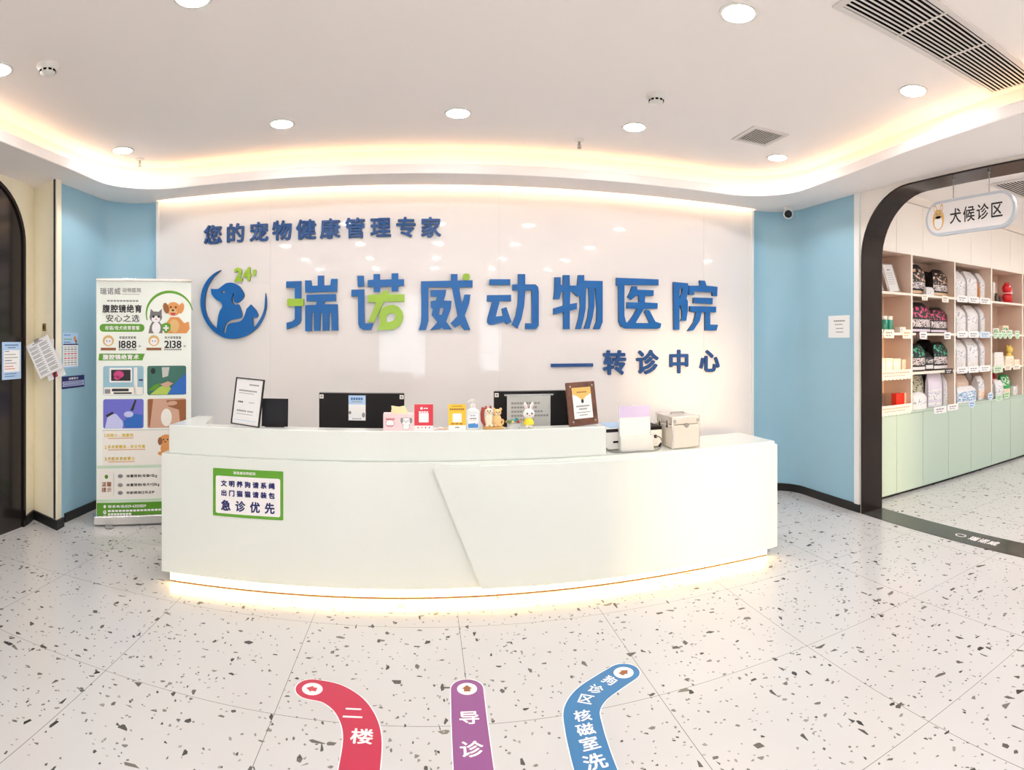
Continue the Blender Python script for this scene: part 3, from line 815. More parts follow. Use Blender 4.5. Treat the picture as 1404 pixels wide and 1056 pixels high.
# dark payment tablet
x, y = onledge(377, 0.085)
o = empty('payment_tablet', (x, y, LZ), 0.10, 'small black payment tablet standing just behind the white price frame', 'tablet')
o.rotation_euler = (Matrix.Rotation(0.1, 3, 'Z')).to_euler()
T = Matrix.Translation((0, 0, 0.004)) @ Matrix.Rotation(-0.10, 4, 'X')
m = MB(); m.M = T; m.box(-0.082, 0.082, 0, 0.012, 0, 0.172, 'screen_black'); m.build('shell', o, bevel=0.003)
m = MB(); m.M = T; m.box(-0.068, 0.070, -0.0015, 0, 0.02, 0.162, 'screen_glass'); m.build('screen', o)
MB().box(-0.06, 0.06, -0.008, 0.032, 0, 0.006, 'screen_black').build('stand', o)
def monitor(px, w, top, label, rz, extra):
    th = (px - 580) / 800.0; x = 3.74 * math.tan(th)
    o = empty('computer_monitor', (x, 3.74, 0.82), rz, label, 'monitor', 'computer monitors behind the desk ledge')
    h = 0.33; z0 = top - 0.82 - h
    m = MB(); m.box(-w / 2, w / 2, 0.0, 0.028, z0, z0 + h, 'screen_black'); m.build('back_shell', o, bevel=0.004)
    MB().box(-w / 2 + 0.002, w / 2 - 0.002, 0.004, 0.024, z0 + h - 0.001, z0 + h + 0.004, 'plastic_grey').build('top_edge', o)
    MB().box(-w / 2 + 0.008, w / 2 - 0.008, 0.0275, 0.031, z0 + 0.015, z0 + h - 0.008, 'screen_glass').build('screen', o)
    m = MB(); m.box(-0.03, 0.03, 0.005, 0.025, 0.01, z0 + 0.02, 'screen_black'); m.build('stand', o)
    m = MB(); m.box(-0.11, 0.11, -0.05, 0.12, 0, 0.012, 'screen_black'); m.build('base', o, bevel=0.003)
    for sx in (-w / 2 + 0.017, w / 2 - 0.017):
        st = MB()
        st.box(sx - 0.013, sx + 0.013, -0.0012, 0, z0 + h - 0.036, z0 + h - 0.010, 'plastic_white')
        st.box(sx - 0.006, sx + 0.006, -0.0016, 0, z0 + h - 0.029, z0 + h - 0.017, 'plastic_grey')
        st.build('corner_clip', o)
    return o, z0 + h
mo, mt = monitor(495.5, 0.553, 1.195, 'black monitor seen from behind with a small blue and white flyer taped on', 0.02, None)
m = MB(); fx = -0.028; m.box(fx - 0.055, fx + 0.055, -0.0012, 0, mt - 0.175, mt - 0.014, 'paper')
m.flat([rect(fx - 0.055, fx + 0.055, mt - 0.072, mt - 0.014)], lambda u, v, k: front(u, v, 3), 'paper_blue')
bars(m, fx - 0.04, fx + 0.04, mt - 0.036, 0.016, 'ink_blue', 5, 4); bars(m, fx - 0.035, fx + 0.035, mt - 0.055, 0.006, 'ink_grey', 8, 4)
bars(m, fx - 0.03, fx + 0.03, mt - 0.165, 0.006, 'ink_grey', 4, 3)
m.flat([oval(fx + 0.042, mt - 0.14, 0.010, 0.016)], lambda u, v, k: front(u, v, 3), 'ink_grey')
m.flat([oval(fx - 0.046, mt - 0.125, 0.009, 0.011)], lambda u, v, k: front(u, v, 3), 'ink_grey')
m.build('taped_flyer', mo, smooth='raw')
mo2, mt2 = monitor(740, 0.60, 1.205, 'black monitor seen from behind with a grey notice hanging over it', -0.02, None)
# notice in an acrylic sheet over the second monitor
th = (726.5 - 580) / 800; nx = 3.68 * math.tan(th)
m = MB(); w, h = 0.285, 0.30; plate(m, w, h, 'paper_grey', 0.003)
lines = ['尊敬的宠物家长们', '为了您的宠物', '请您看管好它们', '请自觉系好牵引绳', '感谢配合']
for i, n in enumerate((10, 9, 11, 13, 8)): bars(m, -0.115, -0.115 + 0.019 * n, h - 0.055 - i * 0.027, 0.012, 'ink_grey', n, 2)
no = sheet('acrylic_notice', 'grey notice sheet with lines of dark text hanging before the second monitor', 'notice', (nx, 3.715, 0.885), -0.02, mb=m)
m = MB(); m.box(-0.16, 0.16, -0.01, 0.0, h - 0.006, h + 0.004, 'acrylic'); m.build('hanging_rail', no)
# tissue box
x, y = onledge(546.5, 0.06)
o = empty('tissue_box', (x, y, LZ), 0.02, 'pale pink printed tissue box with a cream tissue beside the red stand', 'tissue box')
m = MB(); m.box(-0.09, 0.09, -0.05, 0.05, 0, 0.098, 'pink_box')
fy = lambda u, v, k: (u, -0.0505 - 0.0004 * k, v)
for cx_, cz_, r_ in ((0.046, 0.055, 0.03), (0.046, 0.025, 0.022), (-0.05, 0.045, 0.026)):
    m.flat([oval(cx_, cz_, r_, r_ * 0.85)], lambda u, v, k: fy(u, v, 1), 'ink_grey' if cx_ > 0 else 'ink_red'); m.flat([oval(cx_, cz_, r_ - 0.0022, r_ * 0.85 - 0.0022)], lambda u, v, k: fy(u, v, 2), 'paper')
for cx_, cz_ in ((0.036, 0.06), (0.056, 0.06), (0.046, 0.052)): m.flat([oval(cx_, cz_, 0.003, 0.003, 10)], lambda u, v, k: fy(u, v, 3), 'ink')
for cx_ in (0.02, 0.074): m.flat([oval(cx_, 0.062, 0.008, 0.017)], lambda u, v, k: fy(u, v, 3), 'ink_grey')
bars(m, -0.075, -0.02, 0.07, 0.008, 'ink_red', 5, 3, fy); bars(m, -0.07, -0.03, 0.03, 0.006, 'ink_red', 4, 3, fy)
m.build('carton', o, smooth='raw')
tv = MB()
zz = [(-0.045, 0.098), (-0.04, 0.13), (-0.043, 0.142), (0.0, 0.137), (0.032, 0.143), (0.045, 0.12), (0.06, 0.098)]
tv.prism([zz], lambda u, v, w: (u + w * 0.3, w + 0.012 * math.sin(u * 90), v), -0.006, 0.008, 'tissue')
tv.build('tissue', o)
def card_stand(px, w, h, m1, label, icons, foot):
    x, y = onledge(px, 0.05)
    o = empty('payment_stand', (x, y, LZ), 0.0, label, 'payment stand', 'payment card stands on the ledge')
    T = Matrix.Rotation(-0.10, 4, 'X')
    m = MB(); m.M = T; m.box(-w / 2, w / 2, 0, 0.004, 0.0, h, m1)
    m.flat([rect(-w / 2, w / 2, 0.0, h * 0.165)], lambda u, v, k: front(u, v, 2), 'paper')
    m.flat([rrect(-w * 0.26, w * 0.26, h * 0.29, h * 0.29 + w * 0.5, 0.004)], lambda u, v, k: front(u, v, 2), 'paper')
    if icons == 'r':
        m.flat([oval(-w * 0.12, h * 0.84, 0.008, 0.008)], lambda u, v, k: front(u, v, 2), 'paper'); bars(m, 0.0, w * 0.24, h * 0.84, 0.007, 'paper', 2, 2)
        bars(m, -w * 0.26, w * 0.26, h * 0.7, 0.008, 'paper', 4, 2)
        for k, c in enumerate(('ink_red', 'print_orange', 'ink_red', 'ink_blue')): m.flat([oval(-w * 0.3 + k * w * 0.2, h * 0.085, 0.0045, 0.0045, 12)], lambda u, v, kk: front(u, v, 3), c)
    else:
        bars(m, -w * 0.3, w * 0.3, h * 0.92, 0.005, 'print_brown', 6, 2); bars(m, -w * 0.42, w * 0.42, h * 0.80, 0.010, 'print_brown', 8, 2)
        bars(m, -w * 0.35, w * 0.35, h * 0.225, 0.007, 'print_brown', 3, 2); bars(m, -w * 0.12, w * 0.12, h * 0.08, 0.006, 'ink', 3, 3)
    m.build('card', o, smooth='raw')
    m = MB(); m.box(-w / 2, w / 2, -0.004, 0.05, 0, 0.003, foot); m.build('foot', o)
    return o
card_stand(581, 0.113, 0.152, 'red_card', 'red payment card stand with a white foot strip', 'r', 'paper')
card_stand(627, 0.105, 0.151, 'yellow_card', 'yellow payment card stand beside the pump bottle', 'y', 'paper')
# small pink eraser-like bits between the two stands
x, y = onledge(604, 0.05)
m = MB(); m.ell((-0.03, 0, 0.006), (0.014, 0.012, 0.006), 'pink_box', 12, 8); m.ell((0.0, 0.004, 0.008), (0.017, 0.014, 0.008), 'pink_box', 12, 8); m.ell((0.028, 0, 0.006), (0.013, 0.012, 0.006), 'figure_tan', 12, 8)
tag(m.build('candy', loc=(x, y, LZ)), 'few low pink wrapped candies lying between red and yellow stands', 'candy', kind='stuff')
# pump bottle
x, y = onledge(648.5, 0.055)
o = empty('pump_bottle', (x, y, LZ), 0.0, 'white hand sanitizer pump bottle with a blue label', 'bottle')
bx_ = MB()
sec = [(0.038, 0.024, 0.0), (0.041, 0.027, 0.004), (0.041, 0.027, 0.105), (0.036, 0.025, 0.118), (0.018, 0.016, 0.127), (0.012, 0.012, 0.130)]
def stack(mb, secs, m, n=20, pw=3.2):
    v = []; f = []
    for rx, ry, z in secs:
        for i in range(n):
            a = 2 * PI * i / n; c, s_ = math.cos(a), math.sin(a)
            v.append((rx * math.copysign(abs(c) ** (2 / pw), c), ry * math.copysign(abs(s_) ** (2 / pw), s_), z))
    for j in range(len(secs) - 1):
        for i in range(n): f.append((j * n + i, j * n + (i + 1) % n, (j + 1) * n + (i + 1) % n, (j + 1) * n + i))
    f.append(list(range(n))[::-1]); f.append([(len(secs) - 1) * n + i for i in range(n)])
    mb.add(v, f, m)
stack(bx_, sec, 'bottle_clear'); bx_.build('bottle', o)
lb = MB()
fz = lambda u, v, k: (u, -0.0276 - 0.0004 * k, v)
lb.flat([rect(-0.03, 0.03, 0.012, 0.092)], lambda u, v, k: fz(u, v, 0), 'paper')
lb.flat([[(-0.03, 0.012), (0.03, 0.012), (0.03, 0.035), (0.018, 0.034), (0.008, 0.040), (-0.03, 0.036)]], lambda u, v, k: fz(u, v, 1), 'blue_label')
lb.flat([oval(0.017, 0.036, 0.010, 0.008)], lambda u, v, k: fz(u, v, 2), 'blue_label'); lb.flat([oval(0.018, 0.039, 0.006, 0.005)], lambda u, v, k: fz(u, v, 3), 'paper')
bars(lb, -0.02, 0.02, 0.068, 0.006, 'ink', 6, 1, fz); bars(lb, -0.016, 0.016, 0.085, 0.004, 'ink_blue', 2, 1, fz); bars(lb, -0.02, 0.02, 0.058, 0.002, 'ink_grey', 8, 1, fz)
lb.build('label', o, smooth='raw')
p = MB().lathe([(0.015, 0.128), (0.015, 0.150), (0.006, 0.152), (0.006, 0.168), (0.012, 0.170), (0.012, 0.178), (0.002, 0.180)], (0, 0, 0), 'plastic_white', 16)
p.tube([(0, 0, 0.174), (-0.014, -0.008, 0.174), (-0.024, -0.014, 0.170), (-0.027, -0.016, 0.163)], 0.0045, 'plastic_white')
p.build('pump', o)
# pair of animal ornaments on one wooden base
x, y = onledge(676.5, 0.06)
o = empty('animal_ornament', (x, y, LZ), 0.0, 'tan ornament of two seated animals on a small wooden base', 'ornament')
MB().box(-0.06, 0.062, -0.028, 0.028, 0, 0.014, 'figure_wood').build('base', o, bevel=0.002)
m = MB(); m.ell((-0.024, 0, 0.055), (0.026, 0.022, 0.044), 'figure_cream'); m.ell((-0.026, -0.003, 0.105), (0.022, 0.02, 0.021), 'figure_cream')
m.ell((-0.044, 0, 0.128), (0.007, 0.005, 0.012), 'figure_red', 10, 8); m.ell((-0.016, 0, 0.128), (0.007, 0.005, 0.012), 'figure_red', 10, 8)
m.ell((-0.034, -0.021, 0.11), (0.004, 0.003, 0.005), 'ink', 8, 6); m.ell((-0.019, -0.021, 0.11), (0.004, 0.003, 0.005), 'ink', 8, 6); m.ell((-0.026, -0.023, 0.101), (0.004, 0.003, 0.003), 'ink', 8, 6)
m.ell((-0.036, -0.016, 0.022), (0.012, 0.014, 0.009), 'figure_cream', 10, 8); m.ell((-0.012, -0.016, 0.022), (0.012, 0.014, 0.009), 'figure_cream', 10, 8)
m.build('cream_animal', o)
m = MB(); m.tube([(-0.045, 0.01, 0.02), (-0.062, 0.012, 0.05), (-0.064, 0.012, 0.09), (-0.058, 0.01, 0.128)], 0.012, 'figure_red', 10); m.build('bushy_tail', o)
m = MB(); m.ell((0.024, -0.004, 0.05), (0.028, 0.024, 0.04), 'figure_tan'); m.ell((0.026, -0.008, 0.098), (0.024, 0.021, 0.022), 'figure_tan')
for sx in (0.006, 0.046): m.ell((sx, -0.004, 0.118), (0.009, 0.006, 0.009), 'figure_tan', 10, 8)
m.ell((0.026, -0.026, 0.092), (0.011, 0.008, 0.008), 'figure_cream', 10, 8); m.ell((0.026, -0.034, 0.096), (0.004, 0.003, 0.003), 'ink', 8, 6)
for sx in (0.017, 0.035): m.ell((sx, -0.028, 0.103), (0.003, 0.003, 0.004), 'ink', 8, 6)
m.ell((0.014, -0.02, 0.022), (0.012, 0.014, 0.009), 'figure_tan', 10, 8); m.ell((0.04, -0.02, 0.022), (0.012, 0.014, 0.009), 'figure_tan', 10, 8)
m.build('tan_animal', o)
m = MB(); m.tube([(0.048, 0.006, 0.02), (0.062, 0.004, 0.03), (0.064, 0.004, 0.048), (0.056, 0.0, 0.054)], 0.006, 'figure_tan', 8); m.build('curled_tail', o)
# clear dish with little stones
x, y = onledge(705.5, 0.05)
o = empty('trinket_dish', (x, y, LZ), 0.0, 'clear acrylic dish of teal and green trinkets left of the rabbit', 'dish')
m = MB(); m.box(-0.03, 0.034, -0.02, 0.02, 0, 0.03, 'acrylic'); m.build('dish', o, bevel=0.002)
m = MB()
for k, (dx, dz, r_, mm) in enumerate(((-0.03, 0.042, 0.014, 'stone_green'), (-0.012, 0.04, 0.011, 'figure_tan'), (0.006, 0.046, 0.014, 'stone_teal'), (0.024, 0.04, 0.010, 'figure_red'), (0.036, 0.043, 0.009, 'figure_wood'), (-0.044, 0.041, 0.010, 'figure_wood'), (0.012, 0.06, 0.008, 'stone_teal'))):
    m.ell((dx, 0.004 * (k % 3 - 1), dz), (r_ * 1.2, r_, r_ * 0.8), mm, 10, 7)
m.build('trinkets', o)
# rabbit figure
x, y = onledge(725.5, 0.05)
o = empty('rabbit_figurine', (x, y, LZ), 0.0, 'small white rabbit figurine in a yellow dress before the grey notice', 'figurine')
m = MB(); m.ell((0, 0, 0.028), (0.026, 0.024, 0.028), 'rabbit_white'); m.ell((0, -0.004, 0.088), (0.036, 0.028, 0.030), 'rabbit_white')
m.ell((-0.015, -0.006, 0.006), (0.013, 0.016, 0.007), 'rabbit_white', 10, 8); m.ell((0.015, -0.006, 0.006), (0.013, 0.016, 0.007), 'rabbit_white', 10, 8)
for sx in (-0.014, 0.014): m.ell((sx, -0.031, 0.092), (0.0045, 0.003, 0.0065), 'ink', 10, 8)
m.ell((0, -0.032, 0.08), (0.004, 0.003, 0.003), 'ink_red', 8, 6)
m.build('body', o)
for sx in (-1, 1):
    m = MB(); m.ell((0, 0, 0), (0.010, 0.006, 0.028), 'rabbit_white', 12, 8); m.ell((0, -0.003, 0), (0.006, 0.005, 0.020), 'rabbit_pink', 10, 8)
    e = m.build('ear', o); e.location = (sx * 0.018, 0, 0.132); e.rotation_euler = (0, sx * 0.3, 0)
MB().lathe([(0.016, 0.062), (0.026, 0.05), (0.034, 0.024), (0.032, 0.022), (0.01, 0.03)], (0, 0, 0), 'dress_yellow', 20).build('dress', o)
# wooden award plaque
x, y = onledge(803, 0.055)
o = empty('award_plaque', (x, y, LZ + 0.002), 0, 'dark wood award plaque with white certificate leaning on the ledge', 'plaque')
o.rotation_euler = (Matrix.Rotation(0.22, 3, 'Z') @ Matrix.Rotation(-0.03, 3, 'Y') @ Matrix.Rotation(-0.16, 3, 'X')).to_euler()
w, h = 0.205, 0.275
MB().box(-w / 2, w / 2, 0, 0.018, 0.002, h, 'wood_dark').build('backboard', o, bevel=0.004)
m = MB(); m.box(-0.066, 0.066, -0.003, 0.0, 0.045, h - 0.035, 'paper')
lay = lambda u, v, k: (u, -0.003 - 0.0006 * k, v)
m.flat([[(-0.066, h - 0.035), (0.066, h - 0.035), (0.066, h - 0.075), (0.03, h - 0.092), (0.0, h - 0.118), (-0.03, h - 0.092), (-0.066, h - 0.075)][::-1]], lambda u, v, k: lay(u, v, 1), 'gold')
bars(m, -0.035, 0.035, h - 0.065, 0.008, 'print_brown', 6, 2, lay); m.flat([oval(0, h - 0.122, 0.009, 0.013)], lambda u, v, k: lay(u, v, 2), 'ink')
bars(m, -0.048, 0.048, 0.122, 0.009, 'ink_grey', 9, 1, lay); bars(m, -0.028, 0.028, 0.104, 0.009, 'ink_grey', 5, 1, lay)
bars(m, -0.05, 0.05, 0.083, 0.004, 'ink_grey', 1, 1, lay); bars(m, -0.03, 0.03, 0.066, 0.006, 'ink_grey', 5, 1, lay)
m.build('certificate', o, smooth='raw')
for sx in (-1, 1):
    for z in (0.028, h - 0.026): MB().lathe([(0.006, -0.006), (0.006, 0.0), (0.001, 0.0)], (sx * 0.078, -0.0, z), 'chrome', 14, axis='y').build('stud', o)

# ------------------------------------------------------------------ low right end of the desk
DZ = 0.82
o = empty('label_printer', (1.36, 3.70, DZ), 0.02, 'white box printer with dark lid behind the acrylic brochure holder', 'printer')
MB().box(-0.20, 0.20, -0.11, 0.13, 0.006, 0.118, 'plastic_white').build('body', o, bevel=0.006)
MB().box(-0.20, 0.20, -0.105, 0.13, 0.118, 0.14, 'screen_black').build('lid', o, bevel=0.004)
MB().box(-0.15, 0.05, -0.113, -0.109, 0.05, 0.062, 'dark_gap').build('paper_slot', o)
MB().lathe([(0.012, -0.006), (0.012, 0.0)], (0.15, -0.11, 0.075), 'screen_black', 14, axis='y').build('socket', o)
m = MB(); m.box(-0.19, -0.02, -0.11, 0.10, 0.1405, 0.148, 'paper'); m.M = Matrix.Translation((-0.1, 0, 0.149)) @ Matrix.Rotation(0.12, 4, 'Z'); m.box(-0.08, 0.07, -0.1, 0.1, 0, 0.005, 'paper_blue'); m.M = None
tag(m.build('paper_stack', loc=(1.36, 3.70, DZ)), 'small stack of white paper lying on the printer lid', 'paper')
cb = smooth_path([(1.47 + 0.038, 3.577, DZ + 0.078), (1.525, 3.545, DZ + 0.075), (1.53, 3.52, DZ + 0.04), (1.48, 3.475, DZ + 0.009), (1.36, 3.466, DZ + 0.008), (1.24, 3.476, DZ + 0.008), (1.175, 3.52, DZ + 0.008), (1.15, 3.56, DZ + 0.03)], 6)
m = MB().tube(cb, 0.0042, 'cable_grey'); tag(m.build('power_cable'), 'grey power cable looping on the desk in front of the printer', 'cable')
m = MB().box(-0.008, 0.008, -0.006, 0.006, 0, 0.03, 'screen_black'); q = m.build('cable_plug', bevel=0.002); q.location = (1.515, 3.535, DZ + 0.015); q.rotation_euler = (0.3, 0.5, 0); tag(q, 'small black plug hanging on the grey printer cable', 'plug')
o = empty('brochure_holder', (1.345, 3.535, DZ + 0.001), 0.02, 'clear acrylic brochure holder with lilac sheet before the printer', 'brochure holder')
T = Matrix.Rotation(-0.06, 4, 'X')
m = MB(); m.M = T; m.box(-0.113, 0.113, 0.0, 0.004, 0.0, 0.295, 'acrylic'); m.build('back_plate', o)
m = MB(); m.M = T; m.box(-0.113, 0.113, -0.045, -0.041, 0.0, 0.10, 'acrylic'); m.box(-0.113, -0.109, -0.045, 0.0, 0.0, 0.10, 'acrylic'); m.box(0.109, 0.113, -0.045, 0.0, 0.0, 0.10, 'acrylic'); m.box(-0.113, 0.113, -0.045, 0.004, 0.0, 0.004, 'acrylic'); m.build('front_pocket', o)
m = MB(); m.M = T; m.box(-0.106, 0.106, -0.006, -0.001, 0.006, 0.29, 'paper_lilac'); m.flat([rect(-0.106, 0.106, 0.01, 0.215)], lambda u, v, k: (u, -0.0066, v), 'box_white'); m.build('leaflet', o, smooth='raw')
# aluminium case
o = empty('metal_case', (1.68, 3.61, DZ), 0.02, 'silver metal carrying case with round latch on the low desk end', 'case')
MB().box(-0.10, 0.10, -0.135, 0.135, 0.005, 0.158, 'alu').build('box', o, bevel=0.006)
MB().box(-0.10, 0.10, -0.135, 0.135, 0.161, 0.215, 'alu').build('lid', o, bevel=0.006)
for sx in (-1, 1):
    for sy in (-1, 1): MB().box(sx * 0.098 - 0.005, sx * 0.098 + 0.005, sy * 0.133 - 0.005, sy * 0.133 + 0.005, 0, 0.216, 'alu_edge').build('corner_rail', o, bevel=0.002)
MB().lathe([(0.016, -0.142), (0.016, -0.134)], (0.0, 0, 0.155), 'chrome', 18, axis='y').build('latch', o)
m = MB().tube([(-0.05, 0, 0.215), (-0.045, 0, 0.226), (0.045, 0, 0.226), (0.05, 0, 0.215)], 0.006, 'plastic_grey'); m.build('handle', o)
for sx in (-0.085, 0.088):
    MB().box(sx - 0.010, sx + 0.010, -0.139, -0.134, 0.172, 0.196, 'plastic_grey').build('corner_clasp', o, bevel=0.002)
for sy in (-0.06, 0.06): MB().box(-0.106, -0.099, sy - 0.015, sy + 0.015, 0.135, 0.185, 'chrome').build('hinge', o, bevel=0.002)

# ------------------------------------------------------------------ roll-up banner
Wb, Hb = 0.80, 1.96
ux, uy = -1.98 + 2.645, 4.69 - 4.24
rzb = math.atan2(uy, ux)
ban = empty('rollup_banner', (-2.245, 4.335, 0), rzb, 'green and white roll-up banner about pet sterilisation beside the desk', 'banner')
MB().box(-0.425, 0.425, -0.05, 0.05, 0.012, 0.085, 'alu_edge').build('base', ban, bevel=0.008)
for sx in (-0.3, 0.3):
    MB().box(sx - 0.03, sx + 0.03, -0.12, 0.12, 0, 0.014, 'plastic_grey').build('foot', ban, bevel=0.003)
MB().tube([(0, 0.03, 0.06), (0, 0.03, 2.03)], 0.008, 'chrome').build('pole', ban)
MB().box(-0.405, 0.405, -0.012, 0.012, 2.03, 2.052, 'alu_edge').build('top_rail', ban, bevel=0.004)
m = MB()
def bxx(px): return (px - 135.5) / 120.5 * Wb - Wb / 2
def bz(py): return (707 - py) / 316 * Hb + 0.075
def B(loop, mm, k): m.flat([loop], lambda u, v, kk: (u, -0.002 - k * 0.0005, v), mm)
def Br(x0, x1, y0, y1, mm, k, r=0.0): B(rrect(bxx(x0), bxx(x1), bz(y1), bz(y0), r, 4) if r else rect(bxx(x0), bxx(x1), bz(y1), bz(y0)), mm, k)
def Bo(cx, cy, rx, ry, mm, k, a=0.0): B(oval(bxx(cx), bz(cy), rx / 120.5 * Wb, ry / 316 * Hb, 20, a), mm, k)
bt = lambda u, v, k: (u, -0.002 - k * 0.0005, v)
def Bt(s, x0, x1, y, hpx, mm, k=4, bold=0.0, gap=0.06): text(m, s, bxx((x0 + x1) / 2), bz(y), hpx / 316 * Hb, bt, mm, bold, width=bxx(x1) - bxx(x0), layer=k, gap=gap)
def Bb(x0, x1, y, hpx, mm, n, k=4): bars(m, bxx(x0), bxx(x1), bz(y), hpx / 316 * Hb, mm, n, k, bt)
m.box(-Wb / 2, Wb / 2, -0.001, 0.001, 0.08, 2.035, 'print_pale')
Bt('瑞诺威', 140, 166, 405.5, 9.5, 'ink_grey', 2, 0.02); Bt('动物医院', 168, 192, 404, 6.5, 'ink_grey', 2, 0.02); Bb(168, 190, 409.5, 1.2, 'ink_light', 9)
Bb(149, 189, 418.5, 2.0, 'ink_grey', 10)
Bt('腹腔镜绝育', 143, 193, 429, 11, 'ink', 2, 0.03); Bt('安心之选', 147, 190, 442, 10.5, 'ink', 2, 0.012)
Br(139.5, 196, 449.5, 460, 'print_green', 1, 0.03); Bt('母猫/母犬绝育套餐', 146, 190, 454.8, 6, 'white_film', 3, 0.015)
# arc and the two pets
ring = [(bxx(228 + 30.5 * math.cos(t)), bz(435 - 31 * math.sin(t))) for t in [0.15 + i * 3.3 / 24 for i in range(25)]]
ring2 = [(bxx(228 + (29.3 - 2.2 * math.sin(min(PI, i * PI / 24))) * math.cos(t)), bz(435 - (29.6 - 2.2 * math.sin(i * PI / 24)) * math.sin(t))) for i, t in enumerate([0.15 + i * 3.3 / 24 for i in range(25)])]
B(ring + ring2[::-1], 'print_green', 1)
# cat: grey and white
B([(bxx(a), bz(b)) for a, b in ((201, 462), (203, 452), (206, 446), (214, 445), (219, 452), (219, 462))], 'print_cat', 2)
Bo(211, 455, 5.5, 8, 'white_film', 3); Bo(210.5, 440, 8, 7.5, 'print_cat', 3)
for a in (((203, 437), (204, 429), (209, 434)), ((213, 434), (218, 429), (218, 437))): B([(bxx(p), bz(q)) for p, q in a], 'print_cat', 3)
Bo(210.5, 443, 5.5, 4.5, 'white_film', 4)
for sx in (207.5, 214): Bo(sx, 439.5, 1.5, 1.7, 'ink', 5)
Bo(210.8, 443, 1.0, 0.8, 'ink_red', 5)
# dog: golden
B([(bxx(a), bz(b)) for a, b in ((221, 462), (224, 448), (229, 440), (240, 440), (247, 448), (253, 446), (254, 456), (250, 462))], 'print_orange', 2)
Bo(234, 452, 6.5, 9, 'print_tan', 3); Bo(233, 429, 9, 9.5, 'print_orange', 4); Bo(223.5, 428, 3.6, 7.5, 'print_brown', 5, 0.25); Bo(243, 428, 3.6, 7.5, 'print_orange', 5, -0.25)
Bo(232.5, 433.5, 5.2, 4.6, 'print_tan', 5)
for sx in (229.5, 236): Bo(sx, 426.5, 1.2, 1.4, 'ink', 6)
Bo(232.3, 430.8, 1.8, 1.3, 'ink', 6); B([(bxx(a), bz(b)) for a, b in ((228.5, 434), (236.5, 434), (234.5, 437.5), (230.5, 437.5))], 'ink_red', 6)
B([(bxx(a), bz(b)) for a, b in ((217.5, 450), (223.5, 447.5), (229.5, 450), (229, 457), (223.5, 462), (218, 457))], 'print_green', 6); Br(222.3, 224.7, 451, 458.5, 'white_film', 7); Br(220, 227, 453.7, 456, 'white_film', 7)
for cx_, lab, num in ((150.5, '母猫绝育套餐', '1888'), (208, '母犬绝育套餐', '2138')):
    Bo(cx_, 472, 7, 7.4, 'print_tan', 1); Bo(cx_, 473, 4.8, 5, 'white_film', 2); Bo(cx_ - 1.7, 472.5, 0.7, 0.8, 'ink', 3); Bo(cx_ + 1.7, 472.5, 0.7, 0.8, 'ink', 3)
    Br(cx_ - 9.5, cx_ + 9.5, 481.5, 485, 'print_brown', 3)
    Bt(lab, cx_ + 13.5, cx_ + 35, 467.8, 3.8, 'ink', 2, 0.012); Bt(num, cx_ + 13.5, cx_ + 35.5, 476.8, 11.0, 'ink', 2, 0.02); Bb(cx_ + 13, cx_ + 36, 484, 1.8, 'ink_grey', 8); Bb(cx_ + 38, cx_ + 41, 479.5, 2.5, 'ink_light', 1)
B([(bxx(a), bz(b)) for a, b in ((139, 489.5), (196.5, 489.5), (193.5, 498.5), (138, 498.5))], 'print_green', 1); Bt('腹腔镜绝育术', 143.5, 189, 494, 7, 'white_film', 3, 0.04)
for (x0, x1, y0, y1, mm) in ((144, 195, 506, 545.5, 'print_sky'), (199.5, 249.5, 506, 545.5, 'print_teal'), (144, 195, 550.5, 590, 'print_violet'), (199.5, 249.5, 550.5, 590, 'print_skin')): Br(x0, x1, y0, y1, mm, 1, 0.018)
# pictures
Br(152, 180, 508.5, 528, 'white_film', 2); Br(154, 178.5, 511, 526, 'ink', 3); Bo(163.5, 517.5, 6.5, 5, 'print_pink', 4); Bo(161.5, 522, 4, 2.5, 'print_pink', 4)
Br(182.5, 187, 508, 543, 'box_white', 2); Br(189, 194, 524, 526, 'ink_navy', 2); Br(145, 194, 534.5, 545, 'box_white', 2); Br(155, 176, 536.5, 540, 'ink', 3); Br(146, 153, 537, 543, 'ink_grey', 3); Br(157, 180, 541.5, 543.5, 'ink', 3)
B([(bxx(a), bz(b)) for a, b in ((249.5, 516), (249.5, 545), (226, 545), (232, 533), (243, 522))], 'print_royal', 2)
B([(bxx(a), bz(b)) for a, b in ((203, 545), (216, 534), (226, 532), (230, 537), (225, 545))], 'print_lime', 2); B([(bxx(a), bz(b)) for a, b in ((216, 531), (226, 527), (233, 530), (224, 536))], 'print_skin', 3)
B([(bxx(a), bz(b)) for a, b in ((218, 508), (228, 508), (226, 520), (219, 522))], 'paper_grey', 2); Bo(207, 513, 3, 4, 'ink', 2); B([(bxx(a), bz(b)) for a, b in ((200, 540), (208, 532), (217, 529), (212, 538))], 'print_green_dark', 2)
B([(bxx(a), bz(b)) for a, b in ((146, 590), (150, 572), (160, 570), (170, 582), (168, 590))], 'print_lilac', 2); B([(bxx(a), bz(b)) for a, b in ((168, 582), (180, 570), (194, 572), (193, 589), (172, 589))], 'print_royal', 2)
Bo(176, 571, 6, 4, 'print_lilac', 3); B([(bxx(a), bz(b)) for a, b in ((147, 572), (156, 567), (157, 570), (149, 575))], 'ink', 3); B([(bxx(a), bz(b)) for a, b in ((178, 566), (184, 551), (186, 552), (182, 566))], 'ink', 3); Bo(165, 560, 5, 8, 'print_violet', 2)
B([(bxx(a), bz(b)) for a, b in ((200.5, 551), (207, 551), (203, 588), (201, 589))], 'print_brown', 2); B([(bxx(a), bz(b)) for a, b in ((224, 553), (249, 552), (249, 590), (242, 590), (240, 566), (226, 561))], 'print_brown', 2); Bo(231, 557, 7, 3, 'print_skin', 3, 0.1); Bo(224, 576, 7, 12, 'box_white', 2)
